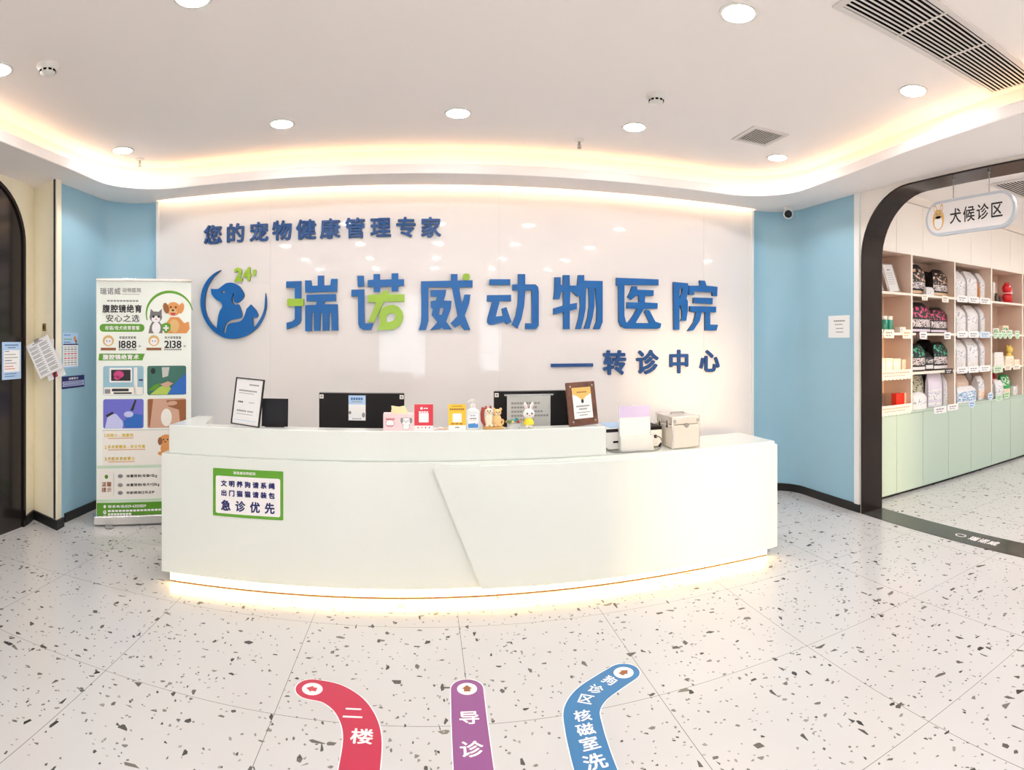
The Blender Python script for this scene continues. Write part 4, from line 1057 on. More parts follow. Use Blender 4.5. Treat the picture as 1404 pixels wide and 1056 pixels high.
Br(143, 250, 592, 639, 'box_white', 1); Br(143, 250, 592, 592.8, 'ink_light', 2)
for y_, x1, s_ in ((599, 182, '1.创面小、恢复快'), (614.5, 197, '2.手术更精准、安全性高'), (630.5, 184, '3.术后并发症更少')):
    Bt(s_, 146, x1, y_, 5, 'print_yellow', 3, 0.03); Br(150, x1, y_ + 3.6, y_ + 4.5, 'print_orange', 2)
# puppy picture
Bo(223, 618, 6.5, 8.5, 'print_orange', 2); Bo(223.5, 606.5, 8.5, 7.5, 'print_orange', 3); Bo(216, 608, 3, 5.5, 'print_brown', 4); Bo(231.5, 607, 3, 5.5, 'print_orange', 4); Bo(220.5, 606, 1, 1.1, 'ink', 5); Bo(225.5, 606, 1, 1.1, 'ink', 5); Bo(222.5, 609, 1.2, 0.9, 'ink', 5); Bo(217, 624.5, 4, 2.6, 'print_orange', 3); Bo(229.5, 624.5, 4, 2.6, 'print_orange', 3)
Br(136.5, 255.5, 639.5, 643.5, 'print_palegreen', 1); Br(139, 253, 645.5, 684, 'box_white', 1); Br(157, 157.5, 650, 680, 'ink_light', 2); Br(136.5, 255.5, 685, 689, 'print_palegreen', 1)
Bt('温馨', 142, 154.5, 664.5, 6.6, 'print_brown', 3, 0.02); Bt('提示', 142, 154.5, 672, 6.6, 'print_brown', 3, 0.02); Bo(148, 654.5, 2.2, 2.8, 'print_green_dark', 2)
for y_, s_, x1 in ((654, '体重限制:母猫<5kg', 212), (666, '体重限制:母犬<20kg', 215), (676.5, '年龄限制:3月-8岁', 209)):
    Bo(165.5, y_, 3.2, 2.6, 'ink_grey', 2); Bt(s_, 173, x1, y_, 4, 'ink', 3, 0.03); 
Bb(219, 250, 654, 3, 'ink_grey', 6); Bb(219, 250, 666, 3, 'ink_grey', 6)
Br(136, 255.8, 689.5, 708, 'print_green_dark', 1); Bt('联系电话:029-63333129', 150, 198, 694.5, 3.8, 'white_film', 3, 0.03); Bb(150, 250, 700.5, 2.6, 'white_film', 22); Bb(150, 180, 704.8, 2.4, 'white_film', 8)
Bo(146, 694.5, 1.6, 2.2, 'white_film', 2); Bo(146, 702, 2, 2.6, 'white_film', 2); Bo(146, 701.6, 0.8, 1, 'print_green_dark', 3)
m.build('printed_panel', ban, smooth='raw')

# ------------------------------------------------------------------ papers on the left wall
m = MB(); w, h = 0.235, 0.30; plate(m, w, h, 'paper_blue', 0.002)
m.flat([rect(-w / 2 + 0.02, w / 2 - 0.02, 0.06, 0.235)], lambda u, v, k: front(u, v, 1), 'paper')
bars(m, -0.085, 0.085, h - 0.025, 0.012, 'ink_blue', 9, 1); bars(m, -0.05, 0.05, h - 0.045, 0.007, 'ink', 6, 1)
for z, x1, mm in ((0.225, -0.03, 'ink_navy'), (0.2, 0.05, 'ink_grey'), (0.175, 0.08, 'ink_grey'), (0.152, 0.0, 'ink_navy'), (0.13, 0.06, 'ink_grey'), (0.105, 0.02, 'ink_red'), (0.085, 0.04, 'ink_red'), (0.045, 0.06, 'ink_blue'), (0.025, 0.04, 'ink_blue')): bars(m, -0.085, x1, z, 0.007, mm, 7, 2)
sheet('notice_sheet', 'pale blue printed notice taped on the black door', 'notice', (-3.041, 3.575, 1.222), PI / 2, mb=m)
pier_d = Vector((-3.12 + 2.81, 3.965 - 3.845)).normalized()
rzp = math.atan2(-pier_d.y, -pier_d.x)
# paper behind + clipboard
px_, py_ = -2.945, 3.89
o = empty('clipboard', (-2.95, 3.795, 1.535), 0.25, 'tilted clipboard with printed sheet hanging on the cream pier', 'clipboard')
T = Matrix.Rotation(-0.46, 4, 'Y')
T = Matrix.Rotation(-0.46, 4, 'Y')
m = MB(); m.M = T; m.box(-0.11, 0.11, -0.018, -0.013, -0.30, 0.0, 'plastic_white'); m.build('board', o, bevel=0.001)
m = MB(); m.M = T; m.box(-0.105, 0.105, -0.0195, -0.018, -0.296, -0.006, 'paper')
cl = lambda u, v, k: (u, -0.0196 - 0.0004 * k, v)
for c in range(2):
    for r_ in range(7):
        for q in range(3): bars(m, -0.092 + c * 0.096, -0.012 + c * 0.096 - 0.014 * (q % 2), -0.04 - r_ * 0.036 - q * 0.009, 0.0045, 'ink_grey', 1, 1, cl)
bars(m, -0.05, 0.05, -0.02, 0.008, 'ink_grey', 5, 1, cl)
m.build('printed_sheet', o, smooth='raw')
m = MB(); m.M = T; m.box(-0.025, 0.025, -0.026, -0.013, -0.014, 0.014, 'chrome'); m.build('clip', o, bevel=0.002)
MB().tube([(0.01, 0.115, 0.02), (0.005, 0.0, 0.012), (0, -0.02, 0.004)], 0.003, 'chrome').build('hook', o)
m = MB(); m.M = Matrix.Rotation(-0.36, 4, 'Y'); m.box(-0.03, 0.13, -0.006, -0.004, -0.345, -0.03, 'paper'); m.box(0.02, 0.062, -0.0068, -0.006, -0.335, -0.285, 'ink_red')
q = m.build('loose_paper', smooth='raw'); q.location = (-2.95, 3.812, 1.535); q.rotation_euler = (0, 0, 0.25)
tag(q, 'loose white paper with red mark hanging behind the clipboard', 'paper')
# brass plate
q = MB().box(-0.026, 0.026, -0.006, 0.0, -0.032, 0.032, 'brass').build('switch_plate', bevel=0.002); q.location = (-2.955, 3.896, 1.645); q.rotation_euler = (0, 0, rzp)
tag(q, 'small brass wall plate above the clipboard', 'wall plate')
MB().box(-0.010, 0.010, -0.009, -0.005, -0.016, 0.016, 'black_matte').build('rocker', q)
# sheets on the blue panel
m = MB(); w, h = 0.225, 0.30; plate(m, w, h, 'paper', 0.0015)
m.flat([rect(-w / 2, w / 2, 0.205, 0.30)], lambda u, v, k: front(u, v, 1), 'paper_blue'); m.flat([rect(-w / 2, w / 2, 0.195, 0.206)], lambda u, v, k: front(u, v, 2), 'ink_navy')
for i in range(9): bars(m, -0.1, 0.1, 0.178 - i * 0.019, 0.009, ('ink_red' if i in (0, 3, 5) else 'ink_grey') if i % 2 else 'ink_light', 4, 1)
for a, b, c in ((0.06, 0.25, 0.018), (0.08, 0.225, 0.014)): m.flat([oval(a, b, c, c * 1.2)], lambda u, v, k: front(u, v, 2), 'print_orange' if c > 0.015 else 'print_brown')
bars(m, -0.1, 0.0, 0.28, 0.008, 'ink_blue', 4, 2); bars(m, -0.1, 0.02, 0.245, 0.008, 'print_green', 5, 2); bars(m, -0.1, 0.0, 0.22, 0.006, 'ink_navy', 5, 2)
m.flat([rect(-w / 2, w / 2, 0.0, 0.012)], lambda u, v, k: front(u, v, 1), 'paper_blue')
sheet('price_table', 'white price table with picture header on the left blue wall', 'poster', (-2.838, 4.115, 1.30), PI / 2, mb=m)
m = MB(); w, h = 0.34, 0.105; plate(m, w, h, 'ink_navy', 0.003)
text(m, '温馨提示', 0.0, 0.083, 0.02, front, 'white_film', 0.02, width=0.15, layer=1)
for z0 in (0.042, 0.018): m.flat([rect(-w / 2 + 0.008, w / 2 - 0.008, z0, z0 + 0.02)], lambda u, v, k: front(u, v, 1), 'print_lilac'); bars(m, -w / 2 + 0.02, w / 2 - 0.03, z0 + 0.01, 0.007, 'ink_navy', 12, 2)
sheet('wall_plaque', 'navy plaque with two pale text lines low on the left blue wall', 'plaque', (-2.837, 4.155, 1.125), PI / 2, mb=m)
# notice on the right blue wall
m = MB(); w, h = 0.30, 0.205; plate(m, w, h, 'paper', 0.002)
bars(m, -0.07, 0.09, 0.155, 0.014, 'ink_grey', 6, 1)
for z, x0, x1 in ((0.122, -0.055, 0.055), (0.085, -0.04, 0.065), (0.052, -0.04, 0.065)): bars(m, x0, x1, z, 0.009, 'ink_grey', 7, 1)
sheet('notice_sheet', 'small white notice taped on the right blue wall by the archway', 'notice', (3.538, 4.095, 1.56), -PI / 2, mb=m)

# ------------------------------------------------------------------ direction strips on the floor
def strip(name, label, pts, w, m1, words, icon):
    pts = smooth_path(pts, 8)
    def outline(hw):
        L_, R_ = offset(pts, hw), offset(pts, -hw)
        a0 = Vector(pts[0]); d = (Vector(pts[1]) - a0).normalized(); an = math.atan2(d.y, d.x)
        cap = [(a0.x + hw * math.cos(an - PI / 2 - t), a0.y + hw * math.sin(an - PI / 2 - t)) for t in [PI * i / 12 for i in range(1, 12)]]
        return R_[::-1] + cap + L_
    m = MB()
    m.prism([outline(w / 2 + 0.004)], up, 0.0002, 0.0006, 'white_film')
    m.flat([outline(w / 2)], lambda u, v, k: (u, v, 0.0009), m1)
    c = Vector(pts[0])
    m.flat([oval(c.x, c.y, w * 0.31, w * 0.31)], lambda u, v, k: (u, v, 0.0011), 'white_film')
    d = (Vector(pts[0]) - Vector(pts[2])).normalized(); an = math.atan2(d.y, d.x) - PI / 2
    arrow = [(-0.014, -0.02), (0.014, -0.02), (0.014, 0.0), (0.024, 0.0), (0, 0.028), (-0.024, 0.0), (-0.014, 0.0)]
    ar = [(c.x + x_ * math.cos(an) - y_ * math.sin(an), c.y + x_ * math.sin(an) + y_ * math.cos(an)) for x_, y_ in arrow]
    m.flat([ar], lambda u, v, k: (u, v, 0.0013), icon)
    for ch, x_, y_, a_, s_ in words: text(m, ch, x_, y_, s_, lambda u, v, k: (u, v, 0.0013 + k * 0.0004), 'white_film', 0.022, layer=0, ang=a_)
    return tag(m.build(name, smooth='raw'), label, 'floor sticker', 'direction strips on the floor')
strip('floor_sticker', 'crimson curved direction strip on the floor bending to the left', [(-0.485, 2.525), (-0.394, 2.508), (-0.312, 2.440), (-0.258, 2.340), (-0.233, 2.232), (-0.228, 2.083), (-0.229, 1.93), (-0.23, 1.75), (-0.23, 1.57), (-0.23, 1.4)], 0.148, 'red_film',
      (('二', -0.288, 2.39, 0.05, 0.086), ('楼', -0.237, 2.252, 0.02, 0.092)), 'ink_red')
strip('floor_sticker', 'purple straight direction strip on the floor before the desk', [(0.194, 2.565), (0.187, 2.36), (0.181, 2.08), (0.179, 1.85), (0.177, 1.62), (0.176, 1.4)], 0.143, 'purple_film',
      (('导', 0.188, 2.37, -0.03, 0.088), ('诊', 0.183, 2.186, -0.03, 0.092)), 'print_brown')
strip('floor_sticker', 'blue curved direction strip on the floor bending to the right', [(0.909, 2.540), (0.812, 2.487), (0.715, 2.422), (0.652, 2.335), (0.629, 2.2205), (0.6155, 2.0957), (0.609, 2.0), (0.605, 1.9), (0.602, 1.78), (0.60, 1.65), (0.60, 1.52), (0.60, 1.4)], 0.150, 'blue_film',
      (('狗', 0.829, 2.503, -0.95, 0.066), ('诊', 0.750, 2.458, -0.8, 0.066), ('区', 0.690, 2.402, -0.55, 0.070), ('核', 0.645, 2.30, -0.08, 0.074), ('磁', 0.633, 2.216, 0.0, 0.074), ('室', 0.6265, 2.1335, 0.05, 0.078), ('洗', 0.618, 2.036, 0.05, 0.086)), 'print_brown')

# ------------------------------------------------------------------ hanging sign in the archway
hs = empty('hanging_sign', (3.60, 2.65, 2.502), -PI / 2, 'white capsule shaped hanging sign with a corgi drawing under the archway', 'hanging sign')
w, h = 0.85, 0.275
MB().prism([rrect(-w / 2, w / 2, -h / 2, h / 2, h / 2 - 0.001, 12)], lambda u, v, w_: (u, w_, v), -0.017, 0.017, 'sign_rim').build('rim', hs, bevel=0.004)
m = MB(); m.prism([rrect(-w / 2 + 0.022, w / 2 - 0.022, -h / 2 + 0.022, h / 2 - 0.022, h / 2 - 0.0225, 12)], lambda u, v, w_: (u, w_, v), -0.020, -0.016, 'sign_face')
fs = lambda u, v, k: (u, -0.0203 - 0.0004 * k, v)
text(m, '犬候诊区', 0.075, 0.0, 0.125, fs, 'ink', 0.016, width=0.50, layer=1, gap=0.12)
for a, b, c, d_, mm, k in ((-0.29, -0.01, 0.058, 0.082, 'corgi', 1), (-0.29, -0.03, 0.04, 0.055, 'paper', 2), (-0.29, 0.03, 0.042, 0.034, 'print_tan', 2)):
    m.flat([oval(a, b, c, d_)], lambda u, v, kk: fs(u, v, k), mm)
for sx in (-1, 1):
    m.flat([oval(-0.29 + sx * 0.032, 0.082, 0.015, 0.03, 14, -sx * 0.2)], lambda u, v, kk: fs(u, v, 1), 'corgi'); m.flat([oval(-0.29 + sx * 0.032, 0.08, 0.008, 0.019, 14, -sx * 0.2)], lambda u, v, kk: fs(u, v, 2), 'paper')
    m.flat([oval(-0.29 + sx * 0.016, 0.036, 0.004, 0.005, 10)], lambda u, v, kk: fs(u, v, 4), 'ink')
m.flat([oval(-0.29, 0.02, 0.012, 0.005, 12)], lambda u, v, kk: fs(u, v, 4), 'ink_grey')
m.build('face', hs, smooth='raw')
for u in (-0.155, 0.185):
    q = MB().tube([(u, 0, h / 2 - 0.006), (u, 0, 2.806 - 2.502)], 0.004, 'chrome'); q.lathe([(0.012, 2.79 - 2.502), (0.012, 2.807 - 2.502)], (u, 0, 0), 'chrome', 12); q.build('rod', hs)

# ------------------------------------------------------------------ cabinet wall of the waiting area
Y0 = 3.95
DX = [3.77 + 0.42 * k for k in range(11)]
pos = ('nearest the archway', 'second from the archway', 'third from the archway', 'last before the picture edge', 'beyond the picture edge')
for k in range(5):
    x0, x1 = (3.77 if k == 0 else DX[2 * k] - 0.05), DX[2 * k + 2] - 0.05
    if k == 4: x1 = min(x1, 7.9)
    o = empty('base_cabinet', ((x0 + x1) / 2, Y0, 0), 0, 'pale green base cabinet %s' % pos[k], 'cabinet', 'green base cabinets under the shelves')
    hx = (x1 - x0) / 2
    MB().box(-hx, hx, 0.022, 0.40, 0.03, 0.80, 'cab_gap').build('carcass', o)
    MB().box(-hx, hx, 0.035, 0.40, 0.0, 0.03, 'black_matte').build('plinth', o)
    MB().box(-hx, hx, -0.004, 0.40, 0.80, 0.82, 'cab_green').build('top', o)
    for s_ in (0, 1):
        xa, xb = (-hx + 0.002, -0.002) if s_ == 0 else (0.002, hx - 0.002)
        MB().box(xa, xb, 0.0, 0.02, 0.03, 0.797, 'cab_green').build('door', o, bevel=0.0015)
    o = empty('wall_cabinet', ((x0 + x1) / 2, Y0, 2.40), 0, 'cream upper cabinet with plain doors %s' % pos[k], 'cabinet', 'cream wall cabinets above the shelves')
    MB().box(-hx, hx, 0.022, 0.40, 0.0, 0.52, 'shelf_wood').build('carcass', o)
    for s_ in (0, 1):
        xa, xb = (-hx + 0.0015, -0.0015) if s_ == 0 else (0.0015, hx - 0.0015)
        MB().box(xa, xb, 0.0, 0.02, 0.0, 0.515, 'cab_cream').build('door', o, bevel=0.0015)
struct(MB().box(3.77, 8.0, Y0 - 0.01, 4.36, 2.92, 3.0, 'cab_cream').build('trim_10'))
SH = (0.82, 1.21, 1.61, 2.01)
XD = [3.77, 4.387, 5.10, 5.82, 6.545, 7.26]
bays = ('at the archway, holding frames and small boxes', 'holding black pet food bags', 'packed with white pet food bags', 'with a red figurine on its top shelf', 'beyond the picture edge')
for k in range(5):
    x0, x1 = XD[k], XD[k + 1]
    o = empty('shelf_unit', ((x0 + x1) / 2, Y0 + 0.0, 0.82), 0, 'open wooden shelf unit %s' % bays[k], 'shelf unit', 'open shelf units between the cabinets')
    hx = (x1 - x0) / 2; T_ = 0.012
    MB().box(-hx, hx, 0.385, 0.40, 0.0, 1.58, 'shelf_wood').build('back_panel', o)
    for sx in (-1, 1):
        m = MB(); m.box(*((-hx, -hx + T_) if sx < 0 else (hx - T_, hx)), 0.004, 0.386, 0.0, 1.58, 'shelf_wood'); m.box(*((-hx, -hx + T_) if sx < 0 else (hx - T_, hx)), 0.0, 0.004, 0.0, 1.58, 'shelf_edge'); m.build('side_panel', o)
    for z in SH[1:]:
        m = MB(); m.box(-hx + T_, hx - T_, 0.004, 0.386, z - 0.82 - 0.024, z - 0.82, 'shelf_wood'); m.box(-hx + T_, hx - T_, 0.0, 0.004, z - 0.82 - 0.024, z - 0.82, 'shelf_edge'); m.build('shelf', o)

def fit(x0, x1, px):
    """keeps a thing between the side panels of its own shelf unit"""
    xf = Y0 * math.tan((px - 580) / 800.0)
    for k in range(5):
        if XD[k] <= xf <= XD[k + 1]:
            lo_, hi_ = XD[k] + 0.0135, XD[k + 1] - 0.0135
            return max(x0, lo_), min(x1, hi_)
    return x0, x1
def SX(px, y=4.02): return y * math.tan((px - 580) / 800.0)
def bag(px0, px1, shelf, h, base, bands, label, group, y=4.03, d=0.13, lean=0.0, crimp=0.55, name='pet_food_bag', side=None):
    """gusseted pouch with printed bands on the front: bands = [(from, to, material)] as fractions of the height"""
    x0, x1 = fit(SX(px0, y), SX(px1, y), (px0 + px1) / 2); w = x1 - x0; z = SH[shelf]
    cuts = sorted(set([0.0, 0.03, 0.5, 0.72, 0.86, 1.0] + [b[0] for b in bands] + [b[1] for b in bands]))
    def prof(t):
        dd = d * (1.0 - 0.06 * (1 - t)) if t < 0.6 else d * max(0.10, 1 - ((t - 0.6) / 0.4) ** 1.5 * 0.9)
        ww = w * (1.0 if t < 0.72 else 1.0 - (1 - crimp) * ((t - 0.72) / 0.28) ** 1.6)
        if t < 0.03: ww *= 0.96
        return ww, dd
    m = MB()
    R_ = []
    for t in cuts:
        ww, dd = prof(t); hw = ww / 2
        sh = lean * t * h
        ring = [(-hw + sh, 0.012), (-hw * 0.6 + sh, -0.006), (0 + sh, -0.010), (hw * 0.6 + sh, -0.006), (hw + sh, 0.012), (hw * 0.93 + sh, dd * 0.5), (hw + sh, dd), (-hw + sh, dd), (-hw * 0.93 + sh, dd * 0.5)]
        oy = (d - dd) * 0.5
        R_.append([(p[0], p[1] + oy, t * h) for p in ring])
    n = 9
    for j in range(len(cuts) - 1):
        mid = (cuts[j] + cuts[j + 1]) / 2; mm = base
        for a, b, c in bands:
            if a <= mid <= b: mm = c
        vv = R_[j] + R_[j + 1]
        m.add(vv, [(i, i + 1, n + i + 1, n + i) for i in range(4)], mm)
        m.add(vv, [(i, (i + 1) % n, n + (i + 1) % n, n + i) for i in range(4, n)], side or base)
    m.add(R_[0], [list(range(n))[::-1]], base); m.add(R_[-1], [list(range(n))], base)
    vs_ = m.build(name, loc=((x0 + x1) / 2, y, z))
    return tag(vs_, label, 'pet food bag', group)
BK = [(0.05, 0.14, 'bag_strip'), (0.2, 0.42, 'art_text'), (0.45, 0.85, 'art_tan')]
PK = [(0.05, 0.13, 'bag_lilac'), (0.2, 0.45, 'art_text'), (0.5, 0.88, 'art_pink')]
GR = [(0.05, 0.16, 'bag_white'), (0.22, 0.48, 'art_text'), (0.52, 0.9, 'art_green')]
WH = [(0.04, 0.2, 'art_marks'), (0.3, 0.62, 'art_grey'), (0.7, 0.74, 'art_marks')]
WM = [(0.06, 0.22, 'art_marks'), (0.32, 0.4, 'art_grey'), (0.5, 0.8, 'art_grey')]
g1 = 'black pet food bags'
bag(1252, 1270, 3, 0.32, 'bag_black', BK, 'black food bag with tan picture at the left of the top bag shelf', g1)
bag(1264, 1288, 3, 0.29, 'bag_black', [], 'plain black bag pushed back between two others on the top shelf', g1, y=4.19)
bag(1281, 1304, 3, 0.30, 'bag_black', BK, 'black food bag with tan picture at the right of the top bag shelf', g1)
bag(1271, 1282, 3, 0.085, 'bag_white', [(0.2, 0.7, 'art_marks')], 'small white pouch between two black bags on the top shelf', g1, y=3.962, d=0.05, crimp=0.8, name='treat_pouch')
bag(1252.5, 1277, 2, 0.325, 'bag_black', PK, 'black bag with large pink picture at the left of its shelf', g1)
bag(1278, 1300, 2, 0.285, 'bag_black', PK, 'black bag with small pink picture at the right of its shelf', g1)
bag(1253, 1270, 1, 0.29, 'bag_black', GR, 'black and green food bag at the left of its shelf', g1)
bag(1271, 1281, 1, 0.20, 'bag_black', [(0.1, 0.3, 'bag_white'), (0.4, 0.6, 'art_text')], 'small dark pouch between two black and green bags', g1, name='treat_pouch')
bag(1282, 1304, 1, 0.305, 'bag_black', GR, 'black and green food bag at the right of its shelf', g1)
bag(1262, 1292, 1, 0.33, 'bag_black', [], 'plain black bag standing behind the black and green bags', g1, y=4.19)
g2 = 'food bags on the bottom shelves'
bag(1253, 1268, 0, 0.34, 'art_olive', [(0.3, 0.7, 'art_olive')], 'olive patterned food bag at the bottom left', g2, y=4.105, d=0.05, crimp=0.75)
bag(1261, 1277, 0, 0.355, 'bag_grey', [(0.25, 0.4, 'art_marks')], 'slate grey food bag leaning behind the flat white bag', g2, y=4.175, crimp=0.85)
bag(1274, 1293, 0, 0.365, 'bag_lilac', [(0.05, 0.12, 'art_marks'), (0.44, 0.5, 'art_marks'), (0.2, 0.4, 'art_grey')], 'tall lilac white food bag on the bottom shelf', g2, y=4.03, d=0.06, crimp=0.9)
bag(1295, 1310, 0, 0.335, 'bag_white', [(0.06, 0.14, 'art_marks'), (0.48, 0.54, 'art_marks'), (0.2, 0.44, 'art_grey')], 'white food bag beside the lilac one on the bottom shelf', g2, y=4.04, crimp=0.7)
bag(1253.5, 1272, 0, 0.175, 'bag_white', [(0.25, 0.6, 'art_grey')], 'short white bag in front of the slate grey bag', g2, y=3.985, d=0.1, crimp=0.5)
g3 = 'white pet food bags'
for r_, hh, nm in ((3, 0.335, 'top'), (2, 0.335, 'second'), (1, 0.345, 'third')):
    for j, (a, b, s_) in enumerate(((1312, 1325, 'left end'), (1327.5, 1341.5, 'middle'), (1345, 1358, 'right end'))):
        bag(a + (0.8 if r_ < 3 else 0), b + (0.8 if r_ < 3 else 0), r_, hh - 0.012 * (j == 0), 'bag_white', WH if (j + r_) % 2 else WM, 'white food bag at the %s of the %s white-bag shelf' % (s_, nm), g3, crimp=0.84, d=0.2)
    bag(1323, 1331, r_, hh - 0.03, 'bag_black', [(0.1, 0.7, 'art_text')] if r_ == 1 else [], 'black bag edge between white bags on the %s white-bag shelf' % nm, g3, y=4.25, d=0.07, crimp=0.9)
bag(1341.3, 1344.2, 3, 0.22, 'orange_brown', [], 'orange brown bag edge between white bags on the top shelf', g3, y=4.035, d=0.08, crimp=0.9)
bag(1313, 1330, 0, 0.30, 'bag_peach', [(0.2, 0.75, 'art_peach')], 'peach printed bag on the bottom white-bag shelf', g2, y=4.10, crimp=0.8)
bag(1330.5, 1339.5, 0, 0.31, 'bag_white', [(0.3, 0.8, 'art_peach')], 'white bag with red print behind the blue striped bag', g2, y=4.185, crimp=0.8)
bag(1314, 1340, 0, 0.185, 'bag_white', [(0.1, 0.7, 'art_blue')], 'low white bag with blue stripes on the bottom shelf', g2, y=3.985, d=0.1, crimp=0.7)
bag(1343, 1360, 0, 0.285, 'bag_white', [(0.08, 0.4, 'art_peach'), (0.5, 0.85, 'art_grey')], 'white and pink food bag on the bottom shelf', g2, y=4.03, crimp=0.95)
bag(1363, 1369.5, 0, 0.30, 'bag_red', [(0.5, 0.75, 'art_peach')], 'dark red bag at the bottom of the last shelf unit', g2, y=4.10, crimp=0.8)
bag(1366, 1377, 0, 0.215, 'bag_white', [(0.3, 0.7, 'art_grey')], 'small white pouch before the dark red bag', g2, y=3.99, d=0.07, crimp=0.75, name='treat_pouch')
bag(1376, 1386.5, 0, 0.27, 'bag_green', [(0.1, 0.35, 'art_peach'), (0.5, 0.9, 'art_leaf')], 'green leafy printed bag at the bottom of the last unit', g2, y=4.04, crimp=0.9)
def carton(px0, px1, shelf, h, mm, label, group, y=4.02, d=0.07, dz=0.0, face=None, name='product_box'):
    x0, x1 = fit(SX(px0, y), SX(px1, y), (px0 + px1) / 2); hw = (x1 - x0) / 2
    m = MB(); m.box(-hw, hw, 0, d, 0, h, mm)
    if face: m.flat([rect(-hw * 0.75, hw * 0.75, h * 0.2, h * 0.75)], lambda u, v, k: (u, -0.0008, v), face)
    return tag(m.build(name, loc=((x0 + x1) / 2, y, SH[shelf] + dz), smooth=False), label, 'box', group)
g4 = 'small boxes in the first shelf unit'
for i, (a, b, h, l) in enumerate(((1207.5, 1214, 0.15, 'tall cream box next to the archway on the third shelf'), (1214.6, 1224, 0.148, 'second cream box from the archway on the third shelf'), (1224.6, 1235, 0.142, 'third cream box from the archway on the third shelf'), (1237, 1246, 0.13, 'cream box with red print, last on the third shelf'))):
    carton(a, b, 1, h, 'box_cream', l, g4, face='art_peach' if i == 3 else 'box_white', d=0.09)
carton(1229, 1240, 0, 0.18, 'box_red', 'bright red box on the bottom shelf of the first unit', g4, face=None)
carton(1240.6, 1247, 0, 0.18, 'box_cream', 'cream box right beside the bright red box', g4, face='box_white')
carton(1234, 1248, 2, 0.06, 'box_white', 'low white box on the second shelf of the first unit', g4, face='art_grey')
def jar(px, shelf, r, h, mb_, ml, label, name, y=4.04):
    o = empty(name, (SX(px, y), y, SH[shelf]), 0, label, 'jar' if h < 0.09 else 'bottle', 'jars and bottles on the shelves')
    MB().lathe([(r * 0.94, 0), (r, 0.004), (r, h * 0.72), (r * 0.8, h * 0.78)], (0, 0, 0), mb_, 18).build('body', o)
    MB().lathe([(r * 0.82, h * 0.78), (r * 0.82, h), (r * 0.7, h)], (0, 0, 0), ml, 18).build('lid', o)
jar(1212.5, 2, 0.034, 0.165, 'teal_bottle', 'box_white', 'teal bottle with cream lid nearest the archway', 'supplement_bottle')
jar(1220, 2, 0.034, 0.165, 'teal_bottle', 'box_white', 'teal bottle with cream lid, second from the archway', 'supplement_bottle')
jar(1210.5, 0, 0.036, 0.075, 'jar_dark', 'box_white', 'dark jar nearest the archway on the bottom shelf', 'treat_jar', y=3.99)
jar(1215.3, 0, 0.030, 0.065, 'jar_dark', 'jar_dark', 'brown jar between the dark jar and the red box', 'treat_jar', y=4.05)
jar(1221.8, 0, 0.024, 0.055, 'jar_dark', 'jar_dark', 'small brown jar just left of the red box', 'treat_jar', y=4.05)
def shelf_frame(px, w, h, roll, y, label):
    o = empty('picture_frame', (SX(px, y), y, SH[3]), 0, label, 'frame', 'certificates on the shelf')
    o.rotation_euler = (Matrix.Rotation(0.25, 3, 'Z') @ Matrix.Rotation(roll, 3, 'Y') @ Matrix.Rotation(-0.26, 3, 'X')).to_euler()
    MB().prism([rect(-w / 2, w / 2, 0.002, h), rect(-w / 2 + 0.012, w / 2 - 0.012, 0.014, h - 0.012)[::-1]], lambda u, v, w_: (u, w_, v), -0.008, 0.01, 'alu_edge').build('frame', o)
    m = MB(); m.box(-w / 2 + 0.012, w / 2 - 0.012, 0, 0.006, 0.014, h - 0.012, 'paper')
    bars(m, -0.03, 0.03, h - 0.065, 0.014, 'ink_grey', 3, 1)
    for i in range(6): bars(m, -w * 0.3, w * 0.3, h - 0.1 - i * 0.022, 0.005, 'ink_light', 1, 1)
    m.build('certificate', o, smooth='raw')
shelf_frame(1227, 0.215, 0.305, -0.12, 4.03, 'silver framed certificate leaning on the top shelf by the archway')
shelf_frame(1206, 0.18, 0.24, -0.12, 4.05, 'smaller framed certificate half hidden by the archway jamb')
# last unit
y = 4.06; o = empty('red_figurine', (SX(1381, y), y, SH[3]), 0.1, 'red lucky figurine with a white side on the top shelf', 'figurine')
m = MB(); m.ell((0, 0, 0.07), (0.085, 0.065, 0.075), 'toy_red', 20, 12); m.ell((-0.01, 0, 0.185), (0.078, 0.06, 0.07), 'toy_red', 20, 12)
m.ell((-0.045, -0.01, 0.0145), (0.035, 0.05, 0.014), 'toy_red', 12, 8); m.ell((0.045, -0.01, 0.0145), (0.035, 0.05, 0.014), 'toy_red', 12, 8)
for sx in (-0.055, 0.03): m.ell((sx, 0, 0.25), (0.018, 0.012, 0.022), 'toy_red', 12, 8)
m.build('body', o)
MB().ell((0.062, -0.01, 0.16), (0.03, 0.03, 0.055), 'rabbit_white', 14, 10).build('raised_paw', o)
MB().ell((-0.03, -0.055, 0.215), (0.02, 0.008, 0.012), 'rabbit_white', 12, 8).build('forehead_patch', o)
m = MB(); m.lathe([(0.074, 0.122), (0.078, 0.128), (0.074, 0.134)], (0, 0, 0), 'rabbit_pink', 20); m.build('collar', o)
jar(1366, 3, 0.022, 0.11, 'jar_dark', 'jar_dark', 'black bottle left of the red figurine', 'supplement_bottle')
jar(1371.3, 3, 0.02, 0.09, 'jar_dark', 'figure_red', 'small dark bottle touching the red figurine', 'supplement_bottle')
carton(1361.5, 1364.5, 3, 0.25, 'box_white', 'tall narrow white box at the left of the figurine shelf', 'boxes in the last shelf unit', y=4.08)
g5 = 'boxes in the last shelf unit'
carton(1375, 1383, 2, 0.115, 'box_cream', 'cream carton standing alone on the second shelf', g5, y=4.1, face='art_leaf')
carton(1362, 1370, 2, 0.075, 'box_white', 'white printed box at the left of the second shelf', g5, face='art_leaf')
